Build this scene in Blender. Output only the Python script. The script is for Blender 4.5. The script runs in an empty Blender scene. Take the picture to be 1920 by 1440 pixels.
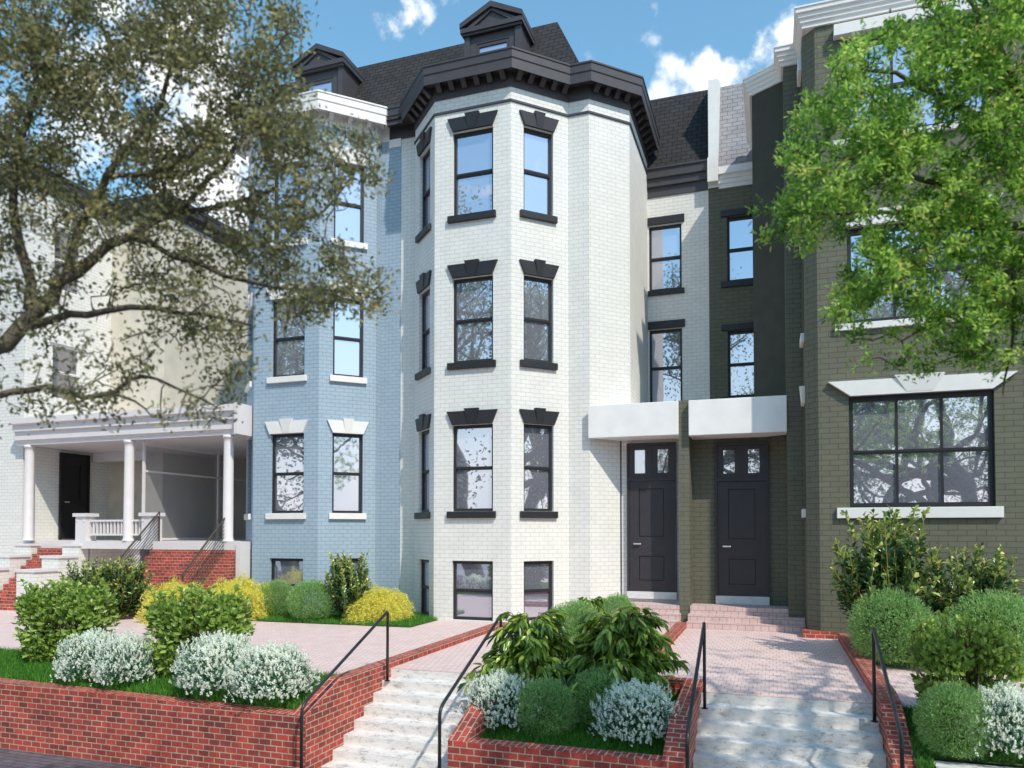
import bpy, math, random
import numpy as np
from mathutils import Vector
random.seed(7); RNG = np.random.default_rng(7)
SC = bpy.context.scene
COL = SC.collection
R = math.radians

# ------------------------------------------------------------------ camera
F_PX, YAW, PP_Y, PITCH, EYE = 1411.35, 0.332273, 958.79, 0.0264843, 1.95
cam_d = bpy.data.cameras.new('camera'); cam = bpy.data.objects.new('camera', cam_d); COL.objects.link(cam)
cam.location = (0, 0, EYE); cam.rotation_euler = (math.pi/2 + PITCH, 0, YAW)
cam_d.sensor_width = 36; cam_d.lens = F_PX/1920*36; cam_d.shift_y = (PP_Y-720)/1920
cam_d.clip_end = 3000; cam_d.clip_start = .05
cam_d.dof.use_dof = True; cam_d.dof.focus_distance = 12.0; cam_d.dof.aperture_fstop = 1.4
SC.camera = cam
_F0 = np.array([-math.sin(YAW), math.cos(YAW), 0]); _R = np.array([math.cos(YAW), math.sin(YAW), 0]); _U0 = np.array([0, 0, 1.])
_F = _F0*math.cos(PITCH)+_U0*math.sin(PITCH); _U = -_F0*math.sin(PITCH)+_U0*math.cos(PITCH); _C = np.array([0, 0, EYE])
def ray(x, y): return _F+_R*(x-960)/F_PX+_U*(PP_Y-y)/F_PX
def at_z(x, y, z): d = ray(x, y); return _C+d*(z-EYE)/d[2]       # a measured point on a level plane
def at_d(x, y, d): return _C+ray(x, y)*d                          # a measured point at a distance

# ------------------------------------------------------------------ light
SUN = Vector((1.16, -1.0, 1.68)).normalized()
sun_d = bpy.data.lights.new('sun', 'SUN'); sun = bpy.data.objects.new('sun', sun_d); COL.objects.link(sun)
sun_d.energy = 2.4; sun_d.angle = R(0.8); sun_d.color = (1, .93, .81)
sun.location = (20, -20, 30); sun.rotation_euler = SUN.to_track_quat('Z', 'Y').to_euler()
SC.view_settings.view_transform = 'Standard'; SC.view_settings.look = 'None'
SC.view_settings.exposure = 0.60; SC.view_settings.gamma = 1
W = bpy.data.worlds.new('World'); SC.world = W; W.use_nodes = True
def world():
    nt = W.node_tree; nt.nodes.clear(); N = nt.nodes.new; L = nt.links.new
    out = N('ShaderNodeOutputWorld'); sky = N('ShaderNodeTexSky'); sky.sky_type = 'NISHITA'; sky.sun_disc = False
    sky.sun_elevation = math.asin(SUN.z); sky.sun_rotation = math.atan2(SUN.x, SUN.y)
    sky.air_density = 1.25; sky.dust_density = .4; sky.ozone_density = 2.2
    bg = N('ShaderNodeBackground'); bg.inputs[1].default_value = .15
    hs = N('ShaderNodeHueSaturation'); hs.inputs['Hue'].default_value = .482; hs.inputs['Saturation'].default_value = 1.12; hs.inputs['Value'].default_value = 1.0
    L(sky.outputs[0], hs.inputs['Color']); L(hs.outputs[0], bg.inputs[0])
    tc = N('ShaderNodeTexCoord'); nz = N('ShaderNodeTexNoise'); nz.inputs['Scale'].default_value = 15; nz.inputs['Detail'].default_value = 12; nz.inputs['Roughness'].default_value = .58
    L(tc.outputs['Generated'], nz.inputs['Vector'])
    nz2 = N('ShaderNodeTexNoise'); nz2.inputs['Scale'].default_value = 5; nz2.inputs['Detail'].default_value = 6
    mp = N('ShaderNodeMapping'); mp.inputs['Location'].default_value = (.05, .02, -.08); L(tc.outputs['Generated'], mp.inputs[0]); L(mp.outputs[0], nz2.inputs['Vector'])
    last = None
    for px, py, rad, wgt in ((1295, 160, .055, .86), (1385, 170, .055, .78), (1462, 105, .055, .80), (1250, 185, .035, .8), (757, 42, .022, .20), (775, 5, .04, .22), (835, -8, .045, .36), (270, 60, .12, .8), (420, 330, .16, .85), (100, 230, .15, .8)):
        d = Vector(ray(px, py)).normalized()
        dp = N('ShaderNodeVectorMath'); dp.operation = 'DOT_PRODUCT'; dp.inputs[1].default_value = d
        nrm = N('ShaderNodeVectorMath'); nrm.operation = 'NORMALIZE'; L(tc.outputs['Generated'], nrm.inputs[0]); L(nrm.outputs[0], dp.inputs[0])
        mr = N('ShaderNodeMapRange'); mr.interpolation_type = 'SMOOTHSTEP'; mr.inputs[1].default_value = math.cos(rad); mr.inputs[2].default_value = math.cos(rad*.25); mr.inputs[4].default_value = wgt
        L(dp.outputs['Value'], mr.inputs[0])
        if last is None: last = mr.outputs[0]
        else:
            mx = N('ShaderNodeMath'); mx.operation = 'MAXIMUM'; L(last, mx.inputs[0]); L(mr.outputs[0], mx.inputs[1]); last = mx.outputs[0]
    mul = N('ShaderNodeMath'); mul.operation = 'MULTIPLY_ADD'; mul.inputs[1].default_value = .27; L(last, mul.inputs[0]); L(nz.outputs[0], mul.inputs[2])
    fac = N('ShaderNodeMapRange'); fac.interpolation_type = 'SMOOTHSTEP'; fac.inputs[1].default_value = .61; fac.inputs[2].default_value = .78; L(mul.outputs[0], fac.inputs[0])
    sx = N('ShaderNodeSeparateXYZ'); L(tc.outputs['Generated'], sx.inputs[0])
    hz = N('ShaderNodeMapRange'); hz.interpolation_type = 'SMOOTHSTEP'; hz.inputs[1].default_value = .34; hz.inputs[2].default_value = -.02; hz.inputs[4].default_value = .92; L(sx.outputs[2], hz.inputs[0])  # pale band added low around the sky, out of view, to lift shade and panes
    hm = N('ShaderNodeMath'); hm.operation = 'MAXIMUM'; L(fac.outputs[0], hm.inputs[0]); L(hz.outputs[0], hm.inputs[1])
    cr = N('ShaderNodeValToRGB'); cr.color_ramp.elements[0].position = .38; cr.color_ramp.elements[0].color = (.60, .70, .80, 1); cr.color_ramp.elements[1].position = .6; cr.color_ramp.elements[1].color = (1, 1, 1, 1)
    L(nz2.outputs[0], cr.inputs[0])
    cb = N('ShaderNodeBackground'); cb.inputs[1].default_value = .92; L(cr.outputs[0], cb.inputs[0])
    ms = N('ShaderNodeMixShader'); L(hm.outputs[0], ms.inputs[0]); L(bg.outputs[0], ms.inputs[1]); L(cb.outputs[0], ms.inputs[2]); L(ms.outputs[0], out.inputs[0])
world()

# ------------------------------------------------------------------ materials
MATS = {}
def base_mat(name):
    m = bpy.data.materials.new(name); m.use_nodes = True; MATS[name] = m
    nt = m.node_tree; return m, nt, nt.nodes['Principled BSDF']
def rgb(c): return (c[0], c[1], c[2], 1)
def plain(name, col, rough=.6, var=.08, scale=6, metal=0, bump=.0, bscale=60, spec=.4):
    m, nt, b = base_mat(name); N = nt.nodes.new; L = nt.links.new
    tc = N('ShaderNodeTexCoord'); nz = N('ShaderNodeTexNoise'); nz.inputs['Scale'].default_value = scale; nz.inputs['Detail'].default_value = 6
    L(tc.outputs['Object'], nz.inputs['Vector'])
    cr = N('ShaderNodeValToRGB'); cr.color_ramp.elements[0].position = .3; cr.color_ramp.elements[1].position = .7
    cr.color_ramp.elements[0].color = rgb([c*(1-var) for c in col]); cr.color_ramp.elements[1].color = rgb([min(1, c*(1+var)) for c in col])
    L(nz.outputs[0], cr.inputs[0]); L(cr.outputs[0], b.inputs['Base Color'])
    b.inputs['Roughness'].default_value = rough; b.inputs['Metallic'].default_value = metal; b.inputs['Specular IOR Level'].default_value = spec
    if bump:
        n2 = N('ShaderNodeTexNoise'); n2.inputs['Scale'].default_value = bscale; n2.inputs['Detail'].default_value = 4; L(tc.outputs['Object'], n2.inputs['Vector'])
        bp = N('ShaderNodeBump'); bp.inputs['Strength'].default_value = bump; bp.inputs['Distance'].default_value = .01; L(n2.outputs[0], bp.inputs['Height']); L(bp.outputs[0], b.inputs['Normal'])
    return m
def brick(name, c1, c2, mortar, bw, bh, ms=.007, rough=.75, bump=.5, var=.12, off=.5, smooth=.1, dirt=0.0, bias=0.0, spec=.3):
    m, nt, b = base_mat(name); N = nt.nodes.new; L = nt.links.new
    uv = N('ShaderNodeUVMap'); uv.uv_map = 'UVMap'
    bt = N('ShaderNodeTexBrick'); bt.offset = off; bt.inputs['Scale'].default_value = 1; bt.inputs['Brick Width'].default_value = bw; bt.inputs['Row Height'].default_value = bh
    bt.inputs['Mortar Size'].default_value = ms; bt.inputs['Mortar Smooth'].default_value = smooth; bt.inputs['Bias'].default_value = bias
    bt.inputs['Color1'].default_value = rgb(c1); bt.inputs['Color2'].default_value = rgb(c2); bt.inputs['Mortar'].default_value = rgb(mortar)
    L(uv.outputs[0], bt.inputs['Vector'])
    tc = N('ShaderNodeTexCoord')
    nz = N('ShaderNodeTexNoise'); nz.inputs['Scale'].default_value = 3.5; nz.inputs['Detail'].default_value = 9; nz.inputs['Roughness'].default_value = .65; L(tc.outputs['Object'], nz.inputs['Vector'])
    mr = N('ShaderNodeMapRange'); mr.inputs[1].default_value = .3; mr.inputs[2].default_value = .7; mr.inputs[3].default_value = 1-var; mr.inputs[4].default_value = 1+var*.5; L(nz.outputs[0], mr.inputs[0])
    n3 = N('ShaderNodeTexNoise'); n3.inputs['Scale'].default_value = 55; n3.inputs['Detail'].default_value = 5; L(tc.outputs['Object'], n3.inputs['Vector'])
    m3 = N('ShaderNodeMapRange'); m3.inputs[1].default_value = .3; m3.inputs[2].default_value = .7; m3.inputs[3].default_value = 1-var*.7; m3.inputs[4].default_value = 1+var*.35; L(n3.outputs[0], m3.inputs[0])
    mm = N('ShaderNodeMath'); mm.operation = 'MULTIPLY'; L(mr.outputs[0], mm.inputs[0]); L(m3.outputs[0], mm.inputs[1])
    mix = N('ShaderNodeVectorMath'); mix.operation = 'SCALE'; L(bt.outputs['Color'], mix.inputs[0]); L(mm.outputs[0], mix.inputs['Scale'])
    L(mix.outputs[0], b.inputs['Base Color']); b.inputs['Roughness'].default_value = rough; b.inputs['Specular IOR Level'].default_value = spec
    ad = N('ShaderNodeMath'); ad.operation = 'MULTIPLY_ADD'; ad.inputs[1].default_value = .25; L(n3.outputs[0], ad.inputs[0])
    iv = N('ShaderNodeMath'); iv.operation = 'SUBTRACT'; iv.inputs[0].default_value = 1; L(bt.outputs['Fac'], iv.inputs[1]); L(iv.outputs[0], ad.inputs[2])
    bp = N('ShaderNodeBump'); bp.inputs['Strength'].default_value = bump; bp.inputs['Distance'].default_value = .006; L(ad.outputs[0], bp.inputs['Height']); L(bp.outputs[0], b.inputs['Normal'])
    return m
def glass(name, tint=(.84, .84, .93), fac=.56, inner=(.29, .30, .36)):
    m, nt, b = base_mat(name); N = nt.nodes.new; L = nt.links.new
    nt.nodes.remove(b); out = nt.nodes['Material Output']
    tc = N('ShaderNodeTexCoord'); nz = N('ShaderNodeTexNoise'); nz.inputs['Scale'].default_value = 1.3; nz.inputs['Detail'].default_value = 2; L(tc.outputs['Object'], nz.inputs['Vector'])
    bp = N('ShaderNodeBump'); bp.inputs['Strength'].default_value = .03; bp.inputs['Distance'].default_value = .05; L(nz.outputs[0], bp.inputs['Height'])
    g = N('ShaderNodeBsdfGlossy'); g.inputs['Roughness'].default_value = .012; g.inputs['Color'].default_value = rgb(tint); L(bp.outputs[0], g.inputs['Normal'])
    d = N('ShaderNodeBsdfDiffuse'); d.inputs['Color'].default_value = rgb(inner)
    lw = N('ShaderNodeFresnel'); lw.inputs['IOR'].default_value = 1.6
    mr = N('ShaderNodeMapRange'); mr.inputs[1].default_value = 0; mr.inputs[2].default_value = 1; mr.inputs[3].default_value = fac; mr.inputs[4].default_value = 1; L(lw.outputs[0], mr.inputs[0])
    ms = N('ShaderNodeMixShader'); L(mr.outputs[0], ms.inputs[0]); L(d.outputs[0], ms.inputs[1]); L(g.outputs[0], ms.inputs[2]); L(ms.outputs[0], out.inputs[0])
    return m
def leafm(name, stops, rough=.45, trans=.3, spec=.4, tcol=None):
    m, nt, b = base_mat(name); N = nt.nodes.new; L = nt.links.new; out = nt.nodes['Material Output']
    at = N('ShaderNodeAttribute'); at.attribute_name = 'rnd'
    cr = N('ShaderNodeValToRGB'); e = cr.color_ramp.elements
    while len(e) < len(stops): e.new(.5)
    for k, (p, c) in enumerate(stops): e[k].position = p; e[k].color = rgb(c)
    L(at.outputs['Fac'], cr.inputs[0]); L(cr.outputs[0], b.inputs['Base Color']); b.inputs['Roughness'].default_value = rough; b.inputs['Specular IOR Level'].default_value = spec
    t = N('ShaderNodeBsdfTranslucent')
    hs = N('ShaderNodeHueSaturation'); hs.inputs['Value'].default_value = 1.5; hs.inputs['Hue'].default_value = .49; L(cr.outputs[0], hs.inputs['Color']); L(hs.outputs[0], t.inputs['Color'])
    ms = N('ShaderNodeMixShader'); ms.inputs[0].default_value = trans; L(b.outputs[0], ms.inputs[1]); L(t.outputs[0], ms.inputs[2]); L(ms.outputs[0], out.inputs[0])
    return m
def concrete(name, col, dark):
    m, nt, b = base_mat(name); N = nt.nodes.new; L = nt.links.new
    tc = N('ShaderNodeTexCoord'); mp = N('ShaderNodeMapping'); mp.inputs['Scale'].default_value = (1, 1, 2.5); L(tc.outputs['Object'], mp.inputs[0])
    nz = N('ShaderNodeTexNoise'); nz.inputs['Scale'].default_value = 7; nz.inputs['Detail'].default_value = 12; nz.inputs['Roughness'].default_value = .7; L(mp.outputs[0], nz.inputs['Vector'])
    n2 = N('ShaderNodeTexNoise'); n2.inputs['Scale'].default_value = 45; n2.inputs['Detail'].default_value = 8; n2.inputs['Roughness'].default_value = .75; L(mp.outputs[0], n2.inputs['Vector'])
    mu = N('ShaderNodeMath'); mu.operation = 'MULTIPLY_ADD'; mu.inputs[1].default_value = .8; L(n2.outputs[0], mu.inputs[0]); L(nz.outputs[0], mu.inputs[2])
    cr = N('ShaderNodeValToRGB'); e = cr.color_ramp.elements; e[0].position = .72; e[0].color = rgb(dark); e[1].position = 1.0; e[1].color = rgb(col)
    k = e.new(.82); k.color = rgb([(a*.30+c*.70) for a, c in zip(dark, col)]); k = e.new(.91); k.color = rgb([(a*.1+c*.9) for a, c in zip(dark, col)])
    L(mu.outputs[0], cr.inputs[0]); L(cr.outputs[0], b.inputs['Base Color']); b.inputs['Roughness'].default_value = .85
    bp = N('ShaderNodeBump'); bp.inputs['Strength'].default_value = .35; bp.inputs['Distance'].default_value = .008; L(mu.outputs[0], bp.inputs['Height']); L(bp.outputs[0], b.inputs['Normal'])
    return m
brick('white_brick', (.79, .78, .735), (.765, .755, .71), (.58, .57, .535), .222, .0915, ms=.0062, bump=.2, var=.07)
brick('blue_brick', (.36, .455, .54), (.342, .44, .528), (.225, .305, .37), .205, .0905, ms=.0065, bump=.2, var=.07)
brick('olive_brick', (.152, .152, .110), (.141, .141, .102), (.085, .087, .062), .29, .0985, ms=.007, bump=.3, var=.1)
brick('red_brick', (.60, .088, .066), (.27, .056, .048), (.56, .45, .33), .163, .073, ms=.0064, bump=.8, var=.38)
brick('paver', (.76, .60, .56), (.72, .56, .53), (.55, .33, .31), .096, .19, ms=.005, bump=.3, var=.12)
brick('step_paver', (.68, .53, .50), (.64, .49, .47), (.46, .24, .23), .145, .105, ms=.006, bump=.3, var=.12)
brick('sidewalk_brick', (.17, .145, .165), (.13, .115, .135), (.07, .065, .07), .21, .1, ms=.008, bump=.6, var=.3)
brick('shingle', (.034, .032, .033), (.046, .043, .044), (.008, .008, .009), .25, .142, ms=.010, bump=.9, var=.25, rough=.9)
brick('shingle_grey', (.27, .26, .27), (.30, .29, .30), (.13, .125, .13), .25, .142, ms=.007, bump=.9, var=.2, rough=.9)
plain('black_trim', (.022, .022, .025), .45, .15)
plain('dark_trim', (.062, .057, .062), .5, .1, bump=.06)
plain('white_trim', (.78, .76, .73), .5, .03)
plain('plaster', (.84, .825, .80), .8, .05, scale=3, bump=.15, bscale=40)
plain('stucco_beige', (.63, .58, .48), .9, .1, scale=2.5, bump=.5, bscale=70)
plain('stucco_dark', (.062, .062, .048), .9, .12, scale=4, bump=.6, bscale=90)
plain('porch_white', (.72, .68, .68), .5, .03)
plain('bronze_metal', (.075, .066, .050), .45, .15, metal=.3)
plain('black_metal', (.020, .020, .022), .35, .2, spec=.5)
plain('steel', (.75, .75, .77), .25, .05, metal=.9)
plain('door_paint', (.040, .036, .042), .42, .1)
plain('door_black', (.014, .013, .014), .5, .2)
plain('soil', (.045, .085, .025), .95, .4, scale=20)
plain('far_ground', (.34, .33, .33), .95, .1)
plain('lawn', (.05, .17, .02), .95, .35, scale=12, bump=.6)
plain('asphalt', (.05, .05, .052), .9, .2)
plain('bark', (.125, .105, .08), .9, .35, scale=14, bump=1, bscale=40)
plain('stem_wood', (.12, .085, .05), .8, .3)
plain('stem_yellow', (.36, .27, .08), .6, .25)
plain('shade_cloth', (.20, .195, .205), .8, .05)
glass('glass'); glass('glass_grey', (.62, .62, .66), .30, (.20, .19, .21))
concrete('concrete', (.78, .75, .72), (.30, .29, .28))
concrete('slab', (.70, .70, .71), (.55, .55, .56))
leafm('leaf_oak', [(0, (.10, .115, .058)), (.5, (.20, .21, .095)), (.85, (.37, .36, .16)), (1, (.52, .44, .17))], trans=.42)
leafm('leaf_lime', [(0, (.060, .16, .024)), (.4, (.17, .35, .052)), (.75, (.39, .58, .12)), (.95, (.60, .74, .24)), (1, (.64, .50, .16))], trans=.5)
leafm('leaf_broad', [(0, (.10, .18, .032)), (.5, (.23, .36, .060)), (1, (.42, .56, .14))], rough=.38, spec=.5)
leafm('leaf_box', [(0, (.11, .24, .070)), (.5, (.26, .45, .15)), (1, (.48, .66, .28))], rough=.5, trans=.4)
leafm('leaf_gold', [(0, (.34, .38, .05)), (.5, (.76, .72, .12)), (1, (.92, .88, .28))], rough=.6, trans=.35)
leafm('leaf_holly', [(0, (.026, .075, .028)), (.5, (.075, .165, .055)), (.75, (.26, .38, .08)), (1, (.66, .68, .20))], rough=.25, trans=.2, spec=.6)
leafm('leaf_droop', [(0, (.055, .12, .018)), (.5, (.19, .33, .045)), (1, (.58, .70, .13))], rough=.28, trans=.25, spec=.55)
leafm('leaf_flower', [(0, (.02, .10, .05)), (1, (.07, .24, .12))], rough=.45, trans=.25)
leafm('petal', [(0, (.70, .76, .62)), (1, (.92, .92, .88))], rough=.6, trans=.35)
leafm('grass_blade', [(0, (.04, .16, .016)), (.6, (.075, .26, .025)), (1, (.16, .36, .045))], rough=.55, trans=.35)
leafm('leaf_far', [(0, (.12, .16, .10)), (1, (.28, .33, .20))], trans=.5)

# ------------------------------------------------------------------ mesh helpers
def finish_uv(me, top='y'):
    uvl = me.uv_layers.new(name='UVMap')
    for p in me.polygons:
        n = p.normal
        if abs(n.z) > .92:
            for li in p.loop_indices:
                c = me.vertices[me.loops[li].vertex_index].co
                uvl.data[li].uv = (c.x, c.y) if top == 'y' else (c.y, c.x)
        else:
            t = Vector((-n.y, n.x, 0)).normalized(); b = n.cross(t)
            if b.z < 0: b = -b
            for li in p.loop_indices:
                c = me.vertices[me.loops[li].vertex_index].co
                uvl.data[li].uv = (c.dot(t), c.dot(b))
class MB:
    def __init__(s): s.v = []; s.f = []
    def poly(s, pts):
        k = len(s.v); s.v += [tuple(map(float, p)) for p in pts]; s.f.append(tuple(range(k, k+len(pts)))); return s
    def hexa(s, a, b):      # two quads (bottom ring, top ring) joined
        k = len(s.v); s.v += [tuple(map(float, p)) for p in list(a)+list(b)]; n = len(a)
        s.f.append(tuple(range(k+n-1, k-1, -1))); s.f.append(tuple(range(k+n, k+2*n)))
        for i in range(n):
            j = (i+1) % n; s.f.append((k+i, k+j, k+n+j, k+n+i))
        return s
    def box(s, x0, x1, y0, y1, z0, z1):
        return s.hexa([(x0, y0, z0), (x1, y0, z0), (x1, y1, z0), (x0, y1, z0)], [(x0, y0, z1), (x1, y0, z1), (x1, y1, z1), (x0, y1, z1)])
    def prism(s, pts, z0, z1): return s.hexa([(x, y, z0) for x, y in pts], [(x, y, z1) for x, y in pts])
    def yz(s, x0, x1, pts):  # side outline in (y,z), counter-clockwise seen from +x, extruded in x
        return s.hexa([(x0, y, z) for y, z in pts], [(x1, y, z) for y, z in pts])
    def tube(s, path, r, n=8, caps=True):
        path = [Vector(p) for p in path]; rr = r if isinstance(r, (list, tuple)) else [r]*len(path)
        k0 = len(s.v); up = None
        for i, p in enumerate(path):
            d = (path[min(i+1, len(path)-1)]-path[max(i-1, 0)]).normalized()
            if up is None: up = d.orthogonal().normalized()
            up = (up-d*up.dot(d)).normalized(); w = d.cross(up)
            for a in range(n):
                t = 2*math.pi*a/n; s.v.append(tuple(p+(up*math.cos(t)+w*math.sin(t))*rr[i]))
        for i in range(len(path)-1):
            for a in range(n):
                b = (a+1) % n; s.f.append((k0+i*n+a, k0+i*n+b, k0+(i+1)*n+b, k0+(i+1)*n+a))
        if caps:
            s.f.append(tuple(range(k0+n-1, k0-1, -1))); s.f.append(tuple(range(k0+(len(path)-1)*n, k0+len(path)*n)))
        return s
    def lathe(s, x, y, prof, n=24):
        k = len(s.v)
        for r_, z in prof:
            for a in range(n): s.v.append((x+r_*math.cos(2*math.pi*a/n), y+r_*math.sin(2*math.pi*a/n), z))
        for i in range(len(prof)-1):
            for a in range(n):
                b = (a+1) % n; s.f.append((k+i*n+a, k+i*n+b, k+(i+1)*n+b, k+(i+1)*n+a))
        s.f.append(tuple(range(k+(len(prof)-1)*n, k+len(prof)*n))); return s
    def sweep(s, line, prof, close=True):   # profile of (offset outward, z) mitred along a plan line that runs left to right
        o = [offs(line, d) for d, z in prof]; n = len(line); m = len(prof); k = len(s.v)
        for i in range(n):
            for j in range(m): s.v.append((o[j][i][0], o[j][i][1], prof[j][1]))
        for i in range(n-1):
            for j in range(m-1):
                s.f.append((k+i*m+j, k+(i+1)*m+j, k+(i+1)*m+j+1, k+i*m+j+1))
        if close:
            s.f.append(tuple(k+j for j in range(m))); s.f.append(tuple(k+(n-1)*m+j for j in range(m-1, -1, -1)))
        return s
    def build(s, name, mat, parent=None, smooth=False, top='y', bevel=0):
        me = bpy.data.meshes.new(name); me.from_pydata(s.v, [], s.f); me.validate(); me.update()
        me.materials.append(MATS[mat]); finish_uv(me, top)
        if smooth:
            me.polygons.foreach_set('use_smooth', [True]*len(me.polygons))
        o = bpy.data.objects.new(name, me); COL.objects.link(o); o.parent = parent
        if bevel:
            b = o.modifiers.new('bevel', 'BEVEL'); b.width = bevel; b.segments = 2; b.limit_method = 'ANGLE'
        return o
def offs(line, d):
    out = []; n = len(line)
    for i in range(n):
        P = Vector(line[i]); ds = []
        if i > 0: ds.append((P-Vector(line[i-1])).normalized())
        if i < n-1: ds.append((Vector(line[i+1])-P).normalized())
        ns = [Vector((q.y, -q.x)) for q in ds]
        if len(ns) == 2:
            b = (ns[0]+ns[1]); b = b/(1+ns[0].dot(ns[1]))
        else: b = ns[0]
        out.append((P.x+b.x*d, P.y+b.y*d))
    return out
def tag(o, label=None, cat=None, group=None, kind=None):
    if label: o['label'] = label
    if cat: o['category'] = cat
    if group: o['group'] = group
    if kind: o['kind'] = kind
    return o
def thing(name, label, cat, loc=(0, 0, 0), group=None):
    o = bpy.data.objects.new(name, None); COL.objects.link(o); o.empty_display_size = .3
    return tag(o, label, cat, group)
class Wall:   # one straight stretch of a facade, seen from outside: s runs left to right, o is outward
    def __init__(w, a, b):
        w.a = Vector(a); w.b = Vector(b); w.L = (w.b-w.a).length; w.t = (w.b-w.a)/w.L; w.n = Vector((w.t.y, -w.t.x)); w.op = []
    def P(w, s, o, z): q = w.a+w.t*s+w.n*o; return (q.x, q.y, z)
    def box(w, mb, s0, s1, o0, o1, z0, z1):
        return mb.hexa([w.P(s0, o1, z0), w.P(s1, o1, z0), w.P(s1, o0, z0), w.P(s0, o0, z0)], [w.P(s0, o1, z1), w.P(s1, o1, z1), w.P(s1, o0, z1), w.P(s0, o0, z1)])
    def face(w, mb, z0, z1, rev=.13):
        ss = sorted({0, w.L, *[v for o in w.op for v in o[:2]]}); zs = sorted({z0, z1, *[v for o in w.op for v in o[2:]]})
        for i in range(len(ss)-1):
            for j in range(len(zs)-1):
                cs, cz = (ss[i]+ss[i+1])/2, (zs[j]+zs[j+1])/2
                if any(a < cs < b and c < cz < d for a, b, c, d in w.op): continue
                mb.poly([w.P(ss[i], 0, zs[j]), w.P(ss[i+1], 0, zs[j]), w.P(ss[i+1], 0, zs[j+1]), w.P(ss[i], 0, zs[j+1])])
        for a, b, c, d in w.op:
            mb.poly([w.P(a, 0, c), w.P(a, -rev, c), w.P(a, -rev, d), w.P(a, 0, d)][::-1]); mb.poly([w.P(b, 0, c), w.P(b, -rev, c), w.P(b, -rev, d), w.P(b, 0, d)])
            mb.poly([w.P(a, 0, d), w.P(b, 0, d), w.P(b, -rev, d), w.P(a, -rev, d)][::-1]); mb.poly([w.P(a, 0, c), w.P(b, 0, c), w.P(b, -rev, c), w.P(a, -rev, c)])
def window(par, w, s0, s1, z0, z1, mat='black_trim', cols=1, rows=2, fr=.055, g='glass', rec=.10):
    w.op.append((s0, s1, z0, z1)); mb = MB(); o0, o1 = -rec-.06, -rec+.025
    w.box(mb, s0, s0+fr, o0, o1, z0, z1); w.box(mb, s1-fr, s1, o0, o1, z0, z1)
    w.box(mb, s0+fr, s1-fr, o0, o1, z1-fr*1.25, z1); w.box(mb, s0+fr, s1-fr, o0, o1, z0, z0+fr*1.1)
    zi0, zi1 = z0+fr*1.1, z1-fr*1.25; zm = (zi0+zi1)/2
    if rows == 2:
        w.box(mb, s0+fr, s1-fr, o0+.02, o1-.012, zm-.035, zm+.035)
        w.box(mb, s0+fr, s1-fr, o1-.012, o1-.002, zm-.01, zm+.035)
    for c in range(1, cols):
        sc = s0+fr+(s1-s0-2*fr)*c/cols
        if rows == 2:
            w.box(mb, sc-.022, sc+.022, o0+.02, o1-.02, zi0, zm-.035); w.box(mb, sc-.022, sc+.022, o0+.02, o1-.02, zm+.035, zi1)
        else: w.box(mb, sc-.022, sc+.022, o0+.02, o1-.02, zi0, zi1)
    f = mb.build('window', mat, par)
    p = MB(); si0, si1 = s0+fr*.6, s1-fr*.6
    if rows == 2:
        w.box(p, si0, si1, o0+.022, o0+.03, z0+fr*.5, zm); w.box(p, si0, si1, o0+.038, o0+.046, zm+.004, z1-fr*.6)
    else: w.box(p, si0, si1, o0+.022, o0+.03, z0+fr*.5, z1-fr*.6)
    p.build('pane', g, f); return f
def flared(par, w, s0, s1, zb, h, mat, key=True, flare=.125, proj=.06):
    mb = MB()
    def tr(m, a0, a1, b0, b1, za, zc, o):
        m.hexa([w.P(a0, o, za), w.P(a1, o, za), w.P(a1, .003, za), w.P(a0, .003, za)], [w.P(b0, o, zc), w.P(b1, o, zc), w.P(b1, .003, zc), w.P(b0, .003, zc)])
    tr(mb, s0, s1, s0-flare, s1+flare, zb, zb+h, proj)
    l = mb.build('lintel', mat, par)
    if key:
        c = (s0+s1)/2; k = (s1-s0)*.095; kt = (s1-s0)*.18; m2 = MB()
        m2.hexa([w.P(c-k, proj+.005, zb+.03), w.P(c+k, proj+.005, zb+.03), w.P(c+k, proj-.02, zb+.03), w.P(c-k, proj-.02, zb+.03)],
                [w.P(c-kt, proj+.035, zb+h+.05), w.P(c+kt, proj+.035, zb+h+.05), w.P(c+kt, .005, zb+h+.05), w.P(c-kt, .005, zb+h+.05)])
        m2.build('keystone', mat, l)
def bar(par, name, w, s0, s1, z0, z1, mat, proj=.07):
    mb = MB(); w.box(mb, s0, s1, .003, proj, z0, z1); return mb.build(name, mat, par, bevel=.006)
def brackets(par, walls, z0, z1, d0, d1, mat, pitch=.3, wd=.115, skip=()):
    for w in walls:
        n = max(1, round(w.L/pitch)); 
        for i in range(n):
            s = w.L*(i+.5)/n; mb = MB()
            mb.hexa([w.P(s-wd/2, d0+.06, z0), w.P(s+wd/2, d0+.06, z0), w.P(s+wd/2, d0, z0), w.P(s-wd/2, d0, z0)],
                    [w.P(s-wd/2, d1, z1), w.P(s+wd/2, d1, z1), w.P(s+wd/2, d0, z1), w.P(s-wd/2, d0, z1)])
            mb.build('bracket', mat, par)
def wall_line(pts): return [Wall(pts[i], pts[i+1]) for i in range(len(pts)-1)]

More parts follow.
